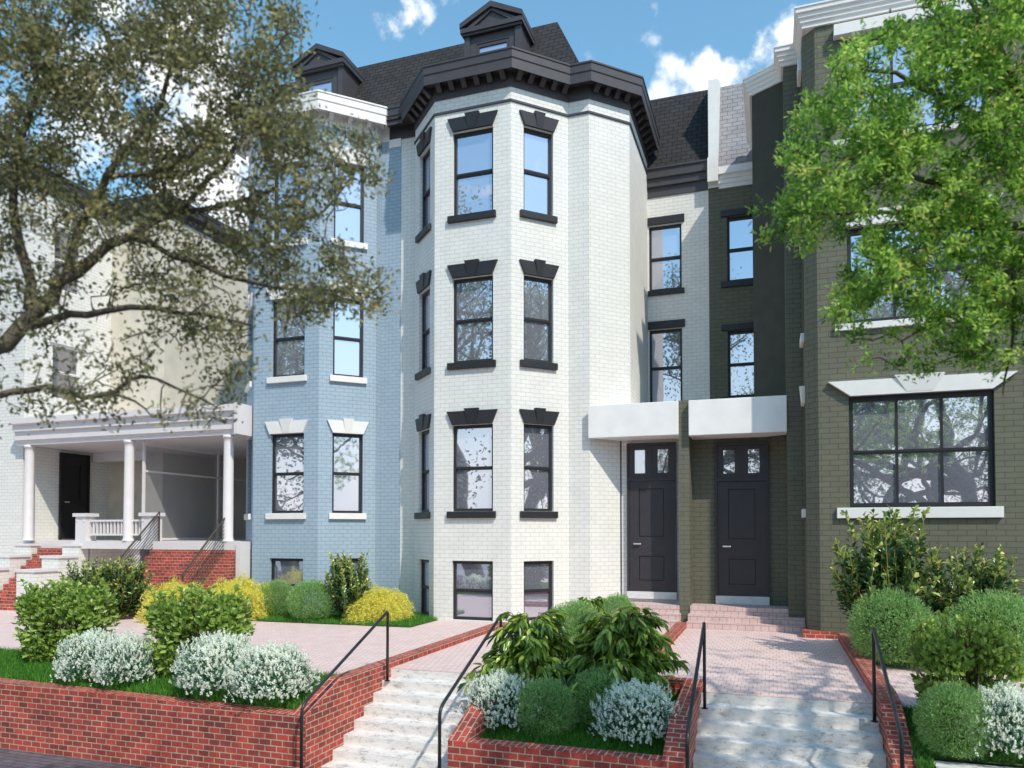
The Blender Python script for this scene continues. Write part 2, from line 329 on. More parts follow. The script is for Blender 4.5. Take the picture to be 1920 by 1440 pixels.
# ================================================================== WHITE HOUSE
FLOORS = ((2.38, 4.267), (5.63, 7.50), (8.88, 10.76))
WP = [(-8.48, 16.30), (-7.99, 16.30), (-7.99, 16.06), (-7.03, 15.10), (-5.235, 15.10), (-4.231, 16.104), (-3.754, 16.104), (-2.991, 16.867), (-2.991, 19.5)]
def door_set(par, Y, x0, x1, z0, zt, ztop, thr):
    d = MB(); xm0, xm1 = x0+.045, x1-.045; yf = Y-.03
    def pan(m, a0, a1, b0, b1, y0, y1): m.box(a0, a1, y0, y1, b0, b1)
    zb = z0
    st = .22; pw0, pw1 = xm0+st, xm1-st; zt1 = zt-.10
    pan(d, xm0, pw0, zb, zt1, yf, yf+.05); pan(d, pw1, xm1, zb, zt1, yf, yf+.05)
    zs = [zb, zb+.24, zb+.78, zb+1.20, zb+2.26, zt1]
    for a, b in ((0, 1), (2, 3), (4, 5)): pan(d, pw0, pw1, zs[a], zs[b], yf, yf+.05)
    d.box(pw0, pw1, yf+.044, yf+.05, zs[1], zs[2]); d.box(pw0, pw1, yf+.044, yf+.05, zs[3], zs[4])
    for q0, q1 in ((1, 2), (3, 4)): d.box(pw0+.014, pw1-.014, yf+.016, yf+.0435, zs[q0]+.014, zs[q1]-.014)
    do = d.build('door', 'door_paint', par)
    h = MB().box(xm0+.10, xm0+.27, yf-.055, yf-.035, z0+1.03, z0+1.06).box(xm0+.10, xm0+.125, yf-.036, yf+.002, z0+1.033, z0+1.057); h.build('handle', 'steel', do, bevel=.004)
    f = MB().box(x0, xm0-.004, yf-.03, yf+.07, z0, ztop).box(xm1+.004, x1, yf-.03, yf+.07, z0, ztop).box(xm0-.004, xm1+.004, yf-.03, yf+.07, zt-.09, zt-.02).box(xm0-.004, xm1+.004, yf-.03, yf+.07, ztop-.06, ztop)
    fo = f.build('door_frame', 'door_paint', par)
    xc = (x0+x1)/2; tr = MB(); pn = MB(); z2, z3 = zt-.018, ztop-.062
    for a, b in ((xm0, xc-.012), (xc+.012, xm1)):
        q = .125
        tr.box(a, a+q, yf, yf+.05, z2, z3).box(b-q, b, yf, yf+.05, z2, z3).box(a+q, b-q, yf, yf+.05, z2, z2+.10).box(a+q, b-q, yf, yf+.05, z3-.09, z3)
        pn.box(a+q-.01, b-q+.01, yf+.025, yf+.035, z2+.09, z3-.08)
    tr.box(xc-.012, xc+.012, yf-.012, yf+.05, z2, z3)
    t = tr.build('transom_window', 'door_paint', par); pn.build('pane', 'glass', t)
    MB().box(x0-.005, x1+.005, Y-.075, Y+.05, z0-thr, z0-.004).build('threshold', 'slab', par, bevel=.006)
def dormer(par, xc, Y, zb, mat='dark_trim'):
    hw, he = .69, .76; zE, zA = 13.60, 14.0; Yb = Y+1.15
    b = MB()
    b.box(xc-hw, xc-hw+.13, Y, Y+.16, zb, zE-.06).box(xc+hw-.13, xc+hw, Y, Y+.16, zb, zE-.06)
    b.box(xc-hw+.13, xc-.40, Y+.045, Y+.16, zb, zE-.06).box(xc+.40, xc+hw-.13, Y+.045, Y+.16, zb, zE-.06).box(xc-.40, xc+.40, Y+.045, Y+.16, 13.30, zE-.06)
    b.box(xc-hw+.01, xc-hw+.08, Y+.16, Yb, zb, zE-.06).box(xc+hw-.08, xc+hw-.01, Y+.16, Yb, zb, zE-.06)
    d = b.build('dormer', mat, par)
    wf = MB().box(xc-.40, xc-.34, Y+.06, Y+.14, zb, 13.30).box(xc+.34, xc+.40, Y+.06, Y+.14, zb, 13.30).box(xc-.34, xc+.34, Y+.06, Y+.14, 13.22, 13.30).box(xc-.34, xc+.34, Y+.06, Y+.14, 12.75, 12.80)
    wf.build('window', mat, d)
    MB().box(xc-.345, xc+.345, Y+.09, Y+.10, zb, 13.225).build('pane', 'glass', d)
    r = MB()
    r.box(xc-he, xc+he, Y-.09, Yb, zE-.055, zE+.05).box(xc-he+.03, xc+he-.03, Y-.05, Y-.001, zE-.11, zE-.057)
    r.hexa([(xc-he+.1, Y-.02, zE+.052), (xc+he-.1, Y-.02, zE+.052), (xc, Y-.02, zA-.02)], [(xc-he+.1, Yb, zE+.052), (xc+he-.1, Yb, zE+.052), (xc, Yb, zA-.02)])
    for sg in (-1, 1):
        q = [(xc+sg*(he+.01), zE+.055), (xc, zA+.02), (xc, zA+.15), (xc+sg*(he+.01), zE+.17)]
        if sg < 0: q = q[::-1]
        r.hexa([(x, Y-.11, z) for x, z in q], [(x, Yb, z) for x, z in q])
        q = [(xc+sg*(he-.12), zE+.053), (xc+sg*(he-.30), zE+.053), (xc, zA-.05), (xc, zA+.018)]
        if sg < 0: q = q[::-1]
        r.hexa([(x, Y-.06, z) for x, z in q], [(x, Y-.021, z) for x, z in q])
    r.build('dormer_roof', mat, d)
CORN = [(.004, 11.54), (.02, 11.54), (.02, 11.86), (.29, 11.86), (.29, 11.76), (.305, 11.76), (.305, 11.96), (.325, 11.985), (.325, 12.14), (.345, 12.15), (.345, 12.185), (0, 12.20)]
def white_house():
    h = thing('white_rowhouse', 'white painted brick rowhouse with black trim and a polygonal bay tower', 'house')
    ws = wall_line(WP); front, lc, rc = ws[3], ws[2], ws[4]
    for w in (front, lc, rc):
        if w is front: a, b = .435, 1.387
        elif w is rc: a, b = .306, 1.037
        else: a, b = w.L-1.037, w.L-.30
        for z0, z1 in FLOORS:
            window(h, w, a, b, z0+.005, z1); flared(h, w, a+.012, b-.012 if w is front else b, z1+.002, .295, 'black_trim', proj=.055)
            bar(h, 'window_sill', w, a-.10, b+.075, z0-.145, z0, 'black_trim', .075)
        window(h, w, a, b, .03, 1.31)
    # recessed wing
    wing = Wall((-2.991, 19.5), (-1.45, 19.5))
    for z0, z1 in ((5.18, 7.16), (8.18, 9.88)):
        window(h, wing, .03, .865, z0, z1); bar(h, 'lintel', wing, .002, .94, z1+.01, z1+.21, 'black_trim', .05); bar(h, 'window_sill', wing, .002, .93, z0-.135, z0, 'black_trim', .06)
    m = MB()
    for w in ws: w.face(m, -.1, 11.56)
    wing.face(m, 4.6, 10.66)
    Wall((-3.2, 16.68), (-1.80, 16.68)).face(m, .3, 4.2)      # door wall
    m.build('wall', 'white_brick', h)
    MB().box(-3.19, -3.165, 16.655, 16.675, .38, 3.97).build('pipe', 'dark_trim', h)
    MB().sweep(WP[1:], [(.004, 11.212), (.03, 11.216), (.03, 11.262), (.004, 11.27)]).build('string_course', 'dark_trim', h)
    c = MB().sweep([(-8.80, 16.30)]+WP[1:], CORN).build('cornice', 'dark_trim', h)
    brackets(c, [ws[2], ws[3], ws[4], ws[6]], 11.68, 11.858, .02, .285, 'dark_trim')
    brackets(c, [ws[7]], 11.68, 11.858, .02, .285, 'dark_trim', pitch=.33)
    # wing eave
    ln = [(-2.99, 19.5), (-1.455, 19.5)]
    MB().sweep(ln, [(.004, 10.62), (.03, 10.62), (.03, 10.86), (.10, 10.87), (.10, 11.05), (.16, 11.07), (.16, 11.27), (.20, 11.29), (.20, 11.33), (0, 11.33)]).build('eave_gutter', 'dark_trim', h)
    r = MB()
    r.poly([(-8.48, 15.96, 11.87), (-3.716, 15.96, 11.87), (-4.78, 17.2, 14.22), (-8.48, 17.2, 14.22)])
    r.poly([(-3.716, 15.96, 11.87), (-3.716, 24, 11.87), (-4.78, 24, 14.22), (-4.78, 17.2, 14.22)])
    r.poly([(-8.48, 17.2, 14.22), (-4.78, 17.2, 14.22), (-4.78, 24, 14.22), (-8.48, 24, 14.22)])
    r.poly([(-4.6, 19.40, 11.34), (-1.45, 19.40, 11.34), (-1.45, 20.5, 13.79), (-4.6, 20.5, 13.79)]); r.poly([(-4.6, 20.5, 13.79), (-1.45, 20.5, 13.79), (-1.45, 26, 13.79), (-4.6, 26, 13.79)])
    r.build('roof', 'shingle', h)
    # low roof behind the cornice
    MB().prism(offs(WP, -.02)+[(-8.48, 19.5)], 12.16, 12.195).build('bay_roof', 'dark_trim', h)
    dormer(h, -6.01, 16.0, 12.2)
    cp = MB(); cp.prism([(-3.755, 15.95), (-1.832, 15.95), (-1.832, 19.48), (-2.98, 19.48), (-2.98, 16.88)], 3.97, 4.68); cp.build('canopy', 'plaster', h, bevel=.01)
    door_set(h, 16.66, -3.035, -1.96, .63, 3.15, 3.90, .16)
    return h
white_house()

# ================================================================== BLUE HOUSE
BP = [(-12.89, 16.30), (-12.78, 16.30), (-12.78, 16.06), (-11.82, 15.10), (-9.993, 15.10), (-9.03, 16.063), (-9.03, 16.30), (-8.48, 16.30)]
def blue_house():
    h = thing('blue_rowhouse', 'pale blue painted brick rowhouse with white lintels and a bay front', 'house')
    ws = wall_line(BP); lc, front, rc = ws[2], ws[3], ws[4]
    for w in (front, lc, rc):
        if w is front: a, b = .50, 1.43
        elif w is rc: a, b = .325, 1.052
        else: a, b = w.L-1.052, w.L-.325
        for k, (z0, z1) in enumerate(FLOORS):
            window(h, w, a, b, z0, z1)
            flared(h, w, a, b, z1+.004, .295, 'white_trim', flare=.13); bar(h, 'window_sill', w, a-.08, b+.08, z0-.145, z0-.003, 'white_trim', .075)
        window(h, w, a, b, .03, 1.31)
    m = MB()
    for w in ws: w.face(m, -.1, 11.56)
    m.poly([(-12.89, 16.30, -.1), (-12.89, 16.30, 11.56), (-12.89, 25, 11.56), (-12.89, 25, -.1)])
    m.build('wall', 'blue_brick', h)
    c = MB().sweep(BP[1:6]+[(-9.03, 16.30), (-8.81, 16.30)], CORN).build('cornice', 'white_trim', h)
    MB().box(-8.81, -8.485, 16.27, 16.298, 11.36, 11.56).build('frieze_block', 'white_trim', h)
    brackets(c, [lc, front, rc], 11.70, 11.858, .02, .285, 'white_trim', pitch=.42, wd=.10)
    r = MB()
    r.poly([(-12.89, 15.96, 11.87), (-8.48, 15.96, 11.87), (-8.48, 17.2, 14.22), (-12.89, 17.2, 14.22)])
    r.poly([(-12.89, 17.2, 14.22), (-8.48, 17.2, 14.22), (-8.48, 24, 14.22), (-12.89, 24, 14.22)])
    r.poly([(-12.89, 15.96, 11.87), (-12.89, 17.2, 14.22), (-12.89, 24, 14.22), (-12.89, 24, 11.87)]); r.build('roof', 'shingle', h)
    MB().prism(offs(BP, -.02)+[(-8.48, 17), (-12.89, 17)], 12.16, 12.195).build('bay_roof', 'white_trim', h)
    dormer(h, -10.66, 16.0, 12.2)
blue_house()

# ================================================================== OLIVE HOUSE
OP = [(-1.45, 19.5), (-.33, 19.5), (-.33, 16.81), (.30, 16.45), (.30, 15.95), (.62, 15.95), (.62, 15.08), (.83, 14.87), (4.10, 14.87), (4.31, 15.08), (4.31, 15.95), (8.0, 15.95)]
def olive_house():
    h = thing('olive_rowhouse', 'dark olive brick rowhouse with white cornice and wide black gridded windows', 'house')
    ws = wall_line(OP); front = ws[7]; side = ws[5]; wing = ws[0]
    for z0, z1 in ((5.30, 6.97), (8.22, 9.86)):
        window(h, wing, .45, 1.115, z0, z1); bar(h, 'lintel', wing, .30, 1.115, z1+.01, z1+.16, 'black_trim', .05); bar(h, 'window_sill', wing, .29, 1.115, z0-.15, z0, 'black_trim', .06)
    for k, (z0, z1) in enumerate(((2.375, 4.39), (5.72, 7.47), (9.12, 10.95))):
        window(h, front, .51, 2.80, z0+.003, z1, cols=3, fr=.075, g='glass', rec=.09)
        bar(h, 'window_sill', front, .29, 2.90, z0-(.19 if k == 0 else .12), z0, 'white_trim', .07)
        if k == 0: flared(h, front, .535, 2.77, z1+.004, .275, 'white_trim', flare=.37, proj=.09)
        elif k == 1: flared(h, front, .535, 2.77, z1+.004, .275, 'white_trim', flare=.2, key=False, proj=.09)
        else: bar(h, 'lintel', front, .32, 2.98, z1+.06, z1+.27, 'white_trim', .16)
        # side light of the bay
        window(h, side, .22, .66, z0, z1 if k < 2 else 10.75); bar(h, 'window_sill', side, .16, .72, z0-.16, z0-.002, 'white_trim', .07)
        if k < 2: flared(h, side, .22, .66, z1+.003, .30, 'white_trim', flare=.1, proj=.06)
        else: bar(h, 'lintel', side, .16, .72, 10.78, 11.1, 'white_trim', .07)
    m = MB(); pn = MB()
    for i, w in enumerate(ws):
        if i == 2: w.face(pn, 4.6, 11.36)
        elif i in (0, 1): w.face(m if i == 0 else pn, 4.5, 10.66 if i == 0 else 11.36)
        else: w.face(m, -.1 if i > 3 else 4.6, 11.40)
    Wall((-1.62, 16.68), (.31, 16.68)).face(m, .3, 4.3); Wall((.30, 16.7), (.30, 15.95)).face(m, .0, 4.6)
    m.prism([(-1.83, 16.05), (-1.62, 16.05), (-1.62, 16.70), (-1.83, 16.70)], .0, 4.70)
    m.build('wall', 'olive_brick', h); pn.build('stucco_panel', 'stucco_dark', h)
    cor = [(.003, 11.33), (.05, 11.33), (.05, 11.40), (.085, 11.42), (.085, 11.48), (.12, 11.50), (.12, 11.56), (.16, 11.58), (.16, 11.65), (.18, 11.66), (.18, 11.69), (0, 11.70)]
    cl = [(-.33, 19.3), (-.33, 16.81), (.30, 16.45), (.30, 15.95), (.66, 15.95), (.66, 14.87), (4.27, 14.87), (4.27, 15.95), (8.0, 15.95)]
    MB().sweep(cl, cor).build('cornice', 'white_trim', h)
    MB().prism([(.62, 15.08), (.83, 14.87), (.665, 14.865), (.665, 15.08)][::-1], 11.325, 11.335).build('cornice_soffit', 'white_trim', h)
    MB().prism([(-.32, 19.4), (-.32, 16.82), (.31, 16.46), (.31, 15.97), (.68, 15.97), (.68, 14.89), (4.2, 14.89), (4.2, 15.97), (8, 15.97), (8, 22), (-.32, 22)], 11.5, 11.64).build('flat_roof', 'dark_trim', h)
    ln = [(-1.19, 19.5), (-.335, 19.5)]
    MB().sweep(ln, [(.004, 10.60), (.04, 10.60), (.04, 10.69), (.07, 10.71), (.07, 10.80), (.10, 10.82), (.10, 10.90), (.16, 10.92), (.16, 11.10), (0, 11.11)]).build('eave', 'white_trim', h)
    MB().poly([(-1.19, 19.40, 11.12), (-.33, 19.40, 11.12), (-.33, 20.5, 13.79), (-1.19, 20.5, 13.79)]).poly([(-1.19, 20.5, 13.79), (-.33, 20.5, 13.79), (-.33, 25, 13.79), (-1.19, 25, 13.79)]).build('roof', 'shingle_grey', h)
    p = MB(); p.yz(-1.425, -1.195, [(19.24, 11.30), (19.6, 11.30), (20.7, 13.30), (20.7, 13.9), (20.4, 13.9), (19.24, 13.30)]); p.box(-1.45, -1.195, 19.2, 19.62, 10.70, 11.31); p.build('party_parapet', 'white_trim', h)
    MB().prism([(-1.613, 15.90), (.303, 15.90), (.303, 16.44), (-.33, 16.80), (-.33, 19.48), (-1.613, 19.48)], 3.935, 4.665).build('canopy', 'plaster', h, bevel=.01)
    door_set(h, 16.66, -1.135, -.06, .585, 3.10, 3.835, .18)
olive_house()

# ================================================================== LEFT HOUSE AND PORCH
def left_house():
    h = thing('cream_rowhouse', 'cream brick rowhouse with a beige stucco wing behind the porch', 'house')
    LP = [(-24, 15.1), (-19.4, 15.1), (-19.4, 17.94)]
    ws = wall_line(LP); sd = ws[1]
    for z0, z1 in ((5.74, 7.34), (8.9, 10.68)):
        window(h, sd, .80, 1.72, z0, z1, mat='white_trim', g='glass_grey', rec=.03); bar(h, 'lintel', sd, .72, 1.90, z1+.004, z1+.20, 'white_trim', .07)
    m = MB()
    for w in ws: w.face(m, -.1, 11.6)
    m.build('wall', 'white_brick', h)
    b = MB(); Wall((-19.4, 17.94), (-17.3, 17.94)).face(b, 0, 11.6); Wall((-17.3, 17.94), (-17.3, 26)).face(b, 0, 11.6); b.build('stucco_wall', 'stucco_beige', h)
    line = LP+[(-17.3, 17.94), (-17.3, 26)]
    c = MB().sweep(line, [(.004, 11.57), (.03, 11.57), (.03, 11.8), (.24, 11.82), (.24, 12.0), (.28, 12.02), (.28, 12.12), (0, 12.13)]).build('cornice', 'dark_trim', h)
    MB().prism([(-24, 15.12), (-19.42, 15.12), (-19.42, 17.96), (-17.32, 17.96), (-17.32, 26), (-24, 26)], 12.05, 12.12).build('flat_roof', 'dark_trim', h)
    d = MB(); Y0, Y1 = 16.2, 17.17
    X = -19.38
    d.box(X, X+.05, Y0+.06, Y0+.30, 1.74, 4.16).box(X, X+.05, Y1-.30, Y1-.06, 1.74, 4.16).box(X, X+.05, Y0+.30, Y1-.30, 1.74, 1.95).box(X, X+.05, Y0+.30, Y1-.30, 2.45, 2.85).box(X, X+.05, Y0+.30, Y1-.30, 3.9, 4.16).box(X, X+.02, Y0+.30, Y1-.30, 1.95, 2.45).box(X, X+.02, Y0+.30, Y1-.30, 2.85, 3.9)
    do = d.build('door', 'door_black', h)
    MB().box(X+.06, X+.09, Y0+.12, Y0+.28, 2.78, 2.82).build('handle', 'steel', do)
    MB().box(X, X+.08, Y0, Y0+.058, 1.71, 4.22).box(X, X+.08, Y1-.058, Y1, 1.71, 4.22).box(X, X+.08, Y0+.058, Y1-.058, 4.162, 4.22).build('door_frame', 'door_black', h)
left_house()
def porch():
    h = thing('porch', 'white flat roofed porch with three round columns beside the blue house', 'porch')
    # roof
    r = MB()
    L = [(-19.30, 20.1), (-19.30, 14.9), (-11.99, 14.9), (-11.99, 15.255)]
    L2 = [(-19.36, 14.98), (-12.0, 14.98)]
    r.box(-19.36, -12.02, 15.0, 20.1, 4.31, 4.90)
    r.yz(-19.36, -12.02, [(14.66, 4.98), (14.66, 4.83), (14.75, 4.80), (14.75, 4.64), (14.82, 4.62), (14.82, 4.41), (14.86, 4.40), (14.86, 4.36), (14.89, 4.35), (14.89, 4.28), (15.0, 4.28), (15.0, 5.0)][::-1])
    r.hexa([(-12.018, 14.64, 4.26), (-11.93, 14.64, 4.26), (-11.93, 15.19, 4.26), (-12.018, 15.27, 4.26)], [(-12.018, 14.64, 5.0), (-11.93, 14.64, 5.0), (-11.93, 15.19, 5.0), (-12.018, 15.27, 5.0)])
    r.box(-19.36, -17.35, 17.3, 17.6, 4.05, 4.308)
    r.build('porch_roof', 'porch_white', h)
    for x in (-19.0, -15.53, -12.44):
        MB().lathe(x, 14.98, [(.15, 1.705), (.15, 1.73), (.132, 1.75), (.122, 1.78), (.115, 4.1), (.12, 4.2), (.14, 4.21), (.14, 4.276)]).build('column', 'porch_white', h, smooth=True)
    d = MB().box(-17.3, -12.03, 14.86, 20.1, 1.50, 1.70).box(-19.38, -17.3, 15.12, 17.92, 1.50, 1.70).box(-12.06, -11.94, 14.80, 15.18, 0, 1.70)
    d.build('deck', 'porch_white', h)
    Wall((-17.3, 20.1), (-12.89, 20.1))
    bw = MB(); bw.box(-17.28, -12.90, 20.1, 20.2, 0, 4.9); bw.build('back_wall', 'stucco_beige', h)
    # base under the deck
    b = MB().box(-17.55, -16.95, 15.15, 16.4, 0, 1.495).box(-16.95, -16.2, 16.1, 16.3, 0, 1.495); b.build('porch_base', 'white_brick', h)
    b2 = MB().box(-16.2, -15.25, 16.1, 16.3, 0, 1.495).box(-15.30, -15.12, 14.95, 16.08, 0, 1.495).box(-15.1, -12.08, 16.1, 16.3, 0, 1.495); b2.build('plaster_base', 'porch_white', h)
    dd = MB().box(-16.12, -15.62, 16.04, 16.097, .02, 1.38); dd = dd.build('cellar_door', 'porch_white', h)
    MB().box(-15.80, -15.64, 16.02, 16.038, .5, 1.2).build('pane', 'glass_grey', dd)
    for x0 in (-17.26, -15.06):
        MB().box(x0+.03, x0+.40, 14.90, 15.2, 1.702, 2.33).box(x0-.02, x0+.45, 14.85, 15.25, 2.332, 2.42).box(x0+.05, x0+.11, 14.885, 14.899, 2.2, 2.27).box(x0+.3, x0+.36, 14.885, 14.899, 2.2, 2.27).build('pier', 'porch_white', h)
    rr = MB().box(-16.82, -15.06, 14.99, 15.09, 2.20, 2.25).box(-16.82, -15.06, 14.99, 15.09, 1.84, 1.89)
    bl = rr.build('balustrade', 'porch_white', h)
    for i in range(15):
        x = -16.75+i*.118
        MB().box(x-.022, x+.022, 15.02, 15.06, 1.892, 2.198).build('baluster', 'porch_white', bl)
porch()
def mesh_screen():
    h = thing('mesh_screen', 'grey wire mesh privacy screen with white frame on the porch', 'screen')
    X = -15.30; Y0, Y1 = 15.20, 20.0
    f = MB()
    for y in (Y0, 17.95, Y1-.05): f.box(X-.03, X+.03, y, y+.055, 1.72, 4.26)
    for z in (1.72, 3.48, 4.17): f.box(X-.027, X+.027, Y0+.055, Y1-.05, z, z+.05)
    f.build('frame', 'porch_white', h)
    m, nt, b = base_mat('wire_mesh'); N = nt.nodes.new; L_ = nt.links.new; out = nt.nodes['Material Output']
    uv = N('ShaderNodeUVMap'); sx = N('ShaderNodeSeparateXYZ'); L_(uv.outputs[0], sx.inputs[0])
    def tri(sgn):
        a = N('ShaderNodeMath'); a.operation = 'MULTIPLY'; a.inputs[1].default_value = sgn*1.6; L_(sx.outputs[1], a.inputs[0])
        s = N('ShaderNodeMath'); s.operation = 'ADD'; L_(sx.outputs[0], s.inputs[0]); L_(a.outputs[0], s.inputs[1])
        p = N('ShaderNodeMath'); p.operation = 'PINGPONG'; p.inputs[1].default_value = .024; L_(s.outputs[0], p.inputs[0])
        l = N('ShaderNodeMath'); l.operation = 'LESS_THAN'; l.inputs[1].default_value = .0085; L_(p.outputs[0], l.inputs[0]); return l
    a, c = tri(1), tri(-1); mx = N('ShaderNodeMath'); mx.operation = 'MAXIMUM'; L_(a.outputs[0], mx.inputs[0]); L_(c.outputs[0], mx.inputs[1])
    t = N('ShaderNodeBsdfTransparent'); ms = N('ShaderNodeMixShader'); L_(mx.outputs[0], ms.inputs[0]); L_(t.outputs[0], ms.inputs[1]); L_(b.outputs[0], ms.inputs[2]); L_(ms.outputs[0], out.inputs[0])
    b.inputs['Base Color'].default_value = (.36, .35, .36, 1); b.inputs['Roughness'].default_value = .6
    g = MB().poly([(X, Y0+.05, 1.77), (X, Y1-.05, 1.77), (X, Y1-.05, 4.17), (X, Y0+.05, 4.17)]); g.build('wire_panel', 'wire_mesh', h)
mesh_screen()
def brick_stairs(name, x0, x1, ytop, ybot, zt, n, label):
    pts = [(ytop+.3, 0)]; tr = (ytop-ybot)/n; rs = zt/n
    pts = [(ytop, 0), (ytop, zt)]
    y = ytop; z = zt
    out = [(ybot, 0), (ybot, rs)]
    for k in range(1, n): out += [(ybot+tr*k, rs*k), (ybot+tr*k, rs*(k+1))]
    out += [(ytop, zt), (ytop, 0)]
    o = MB().yz(x0, x1, out[::-1]).build(name, 'red_brick', None, top='x'); tag(o, label, 'stairs'); return o
brick_stairs('brick_stairs', -14.72, -12.10, 15.0, 13.50, 1.50, 10, 'wide red brick stairs up to the porch beside the blue house')
brick_stairs('brick_stairs', -18.62, -17.62, 15.1, 13.55, 1.50, 10, 'narrow red brick stairs between stepped white walls')
def cheek(x0, x1, label):
    h = thing('stepped_wall', label, 'wall')
    o = MB(); c = MB()
    for ya, yb, z in ((14.80, 15.10, 1.56), (14.22, 14.80, 1.27), (13.55, 14.22, .95)):
        o.box(x0+.04, x1-.04, ya, yb, 0, z); c.box(x0, x1, ya-.03, yb-.035, z+.002, z+.06)
    o.build('wall', 'white_brick', h); c.build('coping', 'porch_white', h)
cheek(-17.60, -16.95, 'white brick stepped wall right of the narrow stairs')
cheek(-19.30, -18.64, 'white brick stepped wall left of the narrow stairs')
def cable_rail(x, label):
    h = thing('cable_railing', label, 'railing', group='bronze stair railings')
    p0 = (x, 13.52, .98); p1 = (x, 15.06, 2.44)
    MB().tube([(x, 13.52, .02), p0], .022).build('post', 'bronze_metal', h); MB().tube([(x, 15.06, 1.5), p1], .022).build('post', 'bronze_metal', h)
    MB().tube([(x, 13.50, .96), p0, p1], .024).build('top_rail', 'bronze_metal', h)
    for k in range(1, 10):
        q = k*.088
        MB().tube([(x, 13.52, .98-q), (x, 15.06, 2.44-q)], .008, 6).build('bar', 'bronze_metal', h)
cable_rail(-14.62, 'bronze sloped stair railing on the left edge of the wide brick stairs')
cable_rail(-12.45, 'bronze sloped stair railing near the blue house on the wide brick stairs')

# ================================================================== GROUND
def st(mb, name, mat, top='y'):
    o = mb.build(name, mat, None, top=top); o['kind'] = 'structure'; return o
st(MB().poly([(-400, -400, -1.20), (400, -400, -1.20), (400, 400, -1.20), (-400, 400, -1.20)]), 'ground', 'far_ground')
st(MB().box(-40, 40, -3.0, 9.7, -1.18, -1.02), 'sidewalk', 'sidewalk_brick')
st(MB().box(-60, 60, -11.0, -3.02, -1.19, -1.15), 'road', 'asphalt')
st(MB().box(-60, 60, -16, -11.02, -1.19, -1.02), 'far_sidewalk', 'sidewalk_brick')
p = MB()
p.box(-30, -5.30, 8.75, 30, -1.0, 0); p.box(-5.30, -3.3, 9.635, 30, -1.0, 0); p.box(-3.3, -.80, 9.80, 30, -1.0, 0); p.box(-.80, 1.13, 9.45, 30, -1.0, 0); p.box(1.13, 9, 9.34, 30, -1.0, 0)
st(p, 'terrace', 'paver')
def steps(x0, x1, ytop, label):
    out = [(ytop, -1.01)]; b = []
    n = 8
    for k in range(1, n+1): b += [(ytop-.25*(k-1), -.125*(k-1)), (ytop-.25*(k-1), -.125*k)] if k > 1 else [(ytop, -.006), (ytop, -.125)]
    b += [(ytop-.25*n+.25, -1.01)]
    o = MB().yz(x0, x1, [(ytop+.002, -1.01), (ytop+.002, -.006)]+b[1:-1]+[(ytop-1.75, -1.01)]).build('concrete_steps', 'concrete', None, bevel=.012)
    tag(o, label, 'steps')
steps(-5.148, -3.32, 9.63, 'pale concrete steps in full sun between the long wall and the planter')
steps(-.83, 1.10, 9.445, 'shaded concrete steps right of the brick planter')
def entry(x0, x1, xs, xe, label, z=(.125, .25, .40)):
    h = thing('entry_steps', label, 'steps')
    m = MB(); ys = (15.51, 15.79, 16.02)
    m.box(x0, xe[0], ys[0], ys[1], .0, z[0]).box(x0, xe[1], ys[1], ys[2], 0, z[1]).box(xs, xe[2], ys[2], 16.64, 0, z[2])
    m.build('step', 'step_paver', h)
entry(-4.2, -1.80, -3.68, (-1.80, -1.80, -1.835), 'pink paver steps at the white house door')
entry(-1.64, .6, -1.617, (.60, .60, .30), 'pink paver steps at the olive house door')
def handrail(x, yt, zt, yl, zl_, zb, label):
    h = thing('handrail', label, 'handrail', group='black pipe handrails')
    d = Vector((0, yt-yl, zt-zl_)).normalized(); pl_ = Vector((x, yl, zl_)); pt = Vector((x, yt, zt))
    arc = [(x, yl, zl_-.10), (x, yl+.004, zl_-.05), tuple(pl_+Vector((0, .018, -.008))+d*.02), tuple(pl_+d*.10)]
    arc2 = [tuple(pt-d*.05), tuple(pt-d*.015+Vector((0, .008, .004))), (x, yt+.012, zt-.012), (x, yt+.014, zt-.05)]
    MB().tube([(x, yl, zb)]+arc+arc2+[(x, yt+.014, -.125)], .0195, 10).build('rail', 'black_metal', h, smooth=True)
    MB().lathe(x, yl, [(.038, zb), (.038, zb+.012), (.02, zb+.014)], 12).build('base_plate', 'black_metal', h); MB().lathe(x, yt+.014, [(.038, -.124), (.038, -.114), (.02, -.112)], 12).build('base_plate', 'black_metal', h)
handrail(-5.06, 9.35, .83, 7.35, -.03, -1.02, 'black pipe handrail beside the long brick wall')
handrail(-3.38, 9.33, .84, 7.42, .05, -1.02, 'black pipe handrail left of the brick planter')
handrail(-.76, 9.10, .875, 7.20, .06, -1.02, 'black pipe handrail right of the brick planter')
handrail(1.04, 9.08, .89, 7.25, .17, -1.02, 'black pipe handrail beside the right hand stepped wall')
# ------------- brick walls
def tagd(o, l, c, g=None): return tag(o, l, c, g)
lw = MB()
zl = lambda x: -.20+(x+5.2)*-.0145*1.1
lw.hexa([(-20, 7.55, -1.02), (-5.2, 7.55, -1.02), (-5.2, 7.77, -1.02), (-20, 7.77, -1.02)], [(-20, 7.55, zl(-20)), (-5.2, 7.55, -.205), (-5.2, 7.77, -.205), (-20, 7.77, zl(-20))])
lw.yz(-5.36, -5.15, [(9.66, -1.01), (7.56, -1.01), (7.555, -.208), (8.35, .088), (9.66, .088)][::-1])
tagd(lw.build('retaining_wall', 'red_brick', None, top='x'), 'long red brick retaining wall along the sidewalk at bottom left', 'wall')
cb = MB().box(-5.36, -5.15, 9.662, 14.45, 0, .088).box(-5.36, -4.0, 14.45, 14.62, 0, .084)
tagd(cb.build('brick_kerb', 'red_brick', None), 'low red brick kerb from the sunlit steps to the white bay', 'kerb')
cb = MB().box(-1.83, -1.645, 9.97, 15.50, 0, .12)
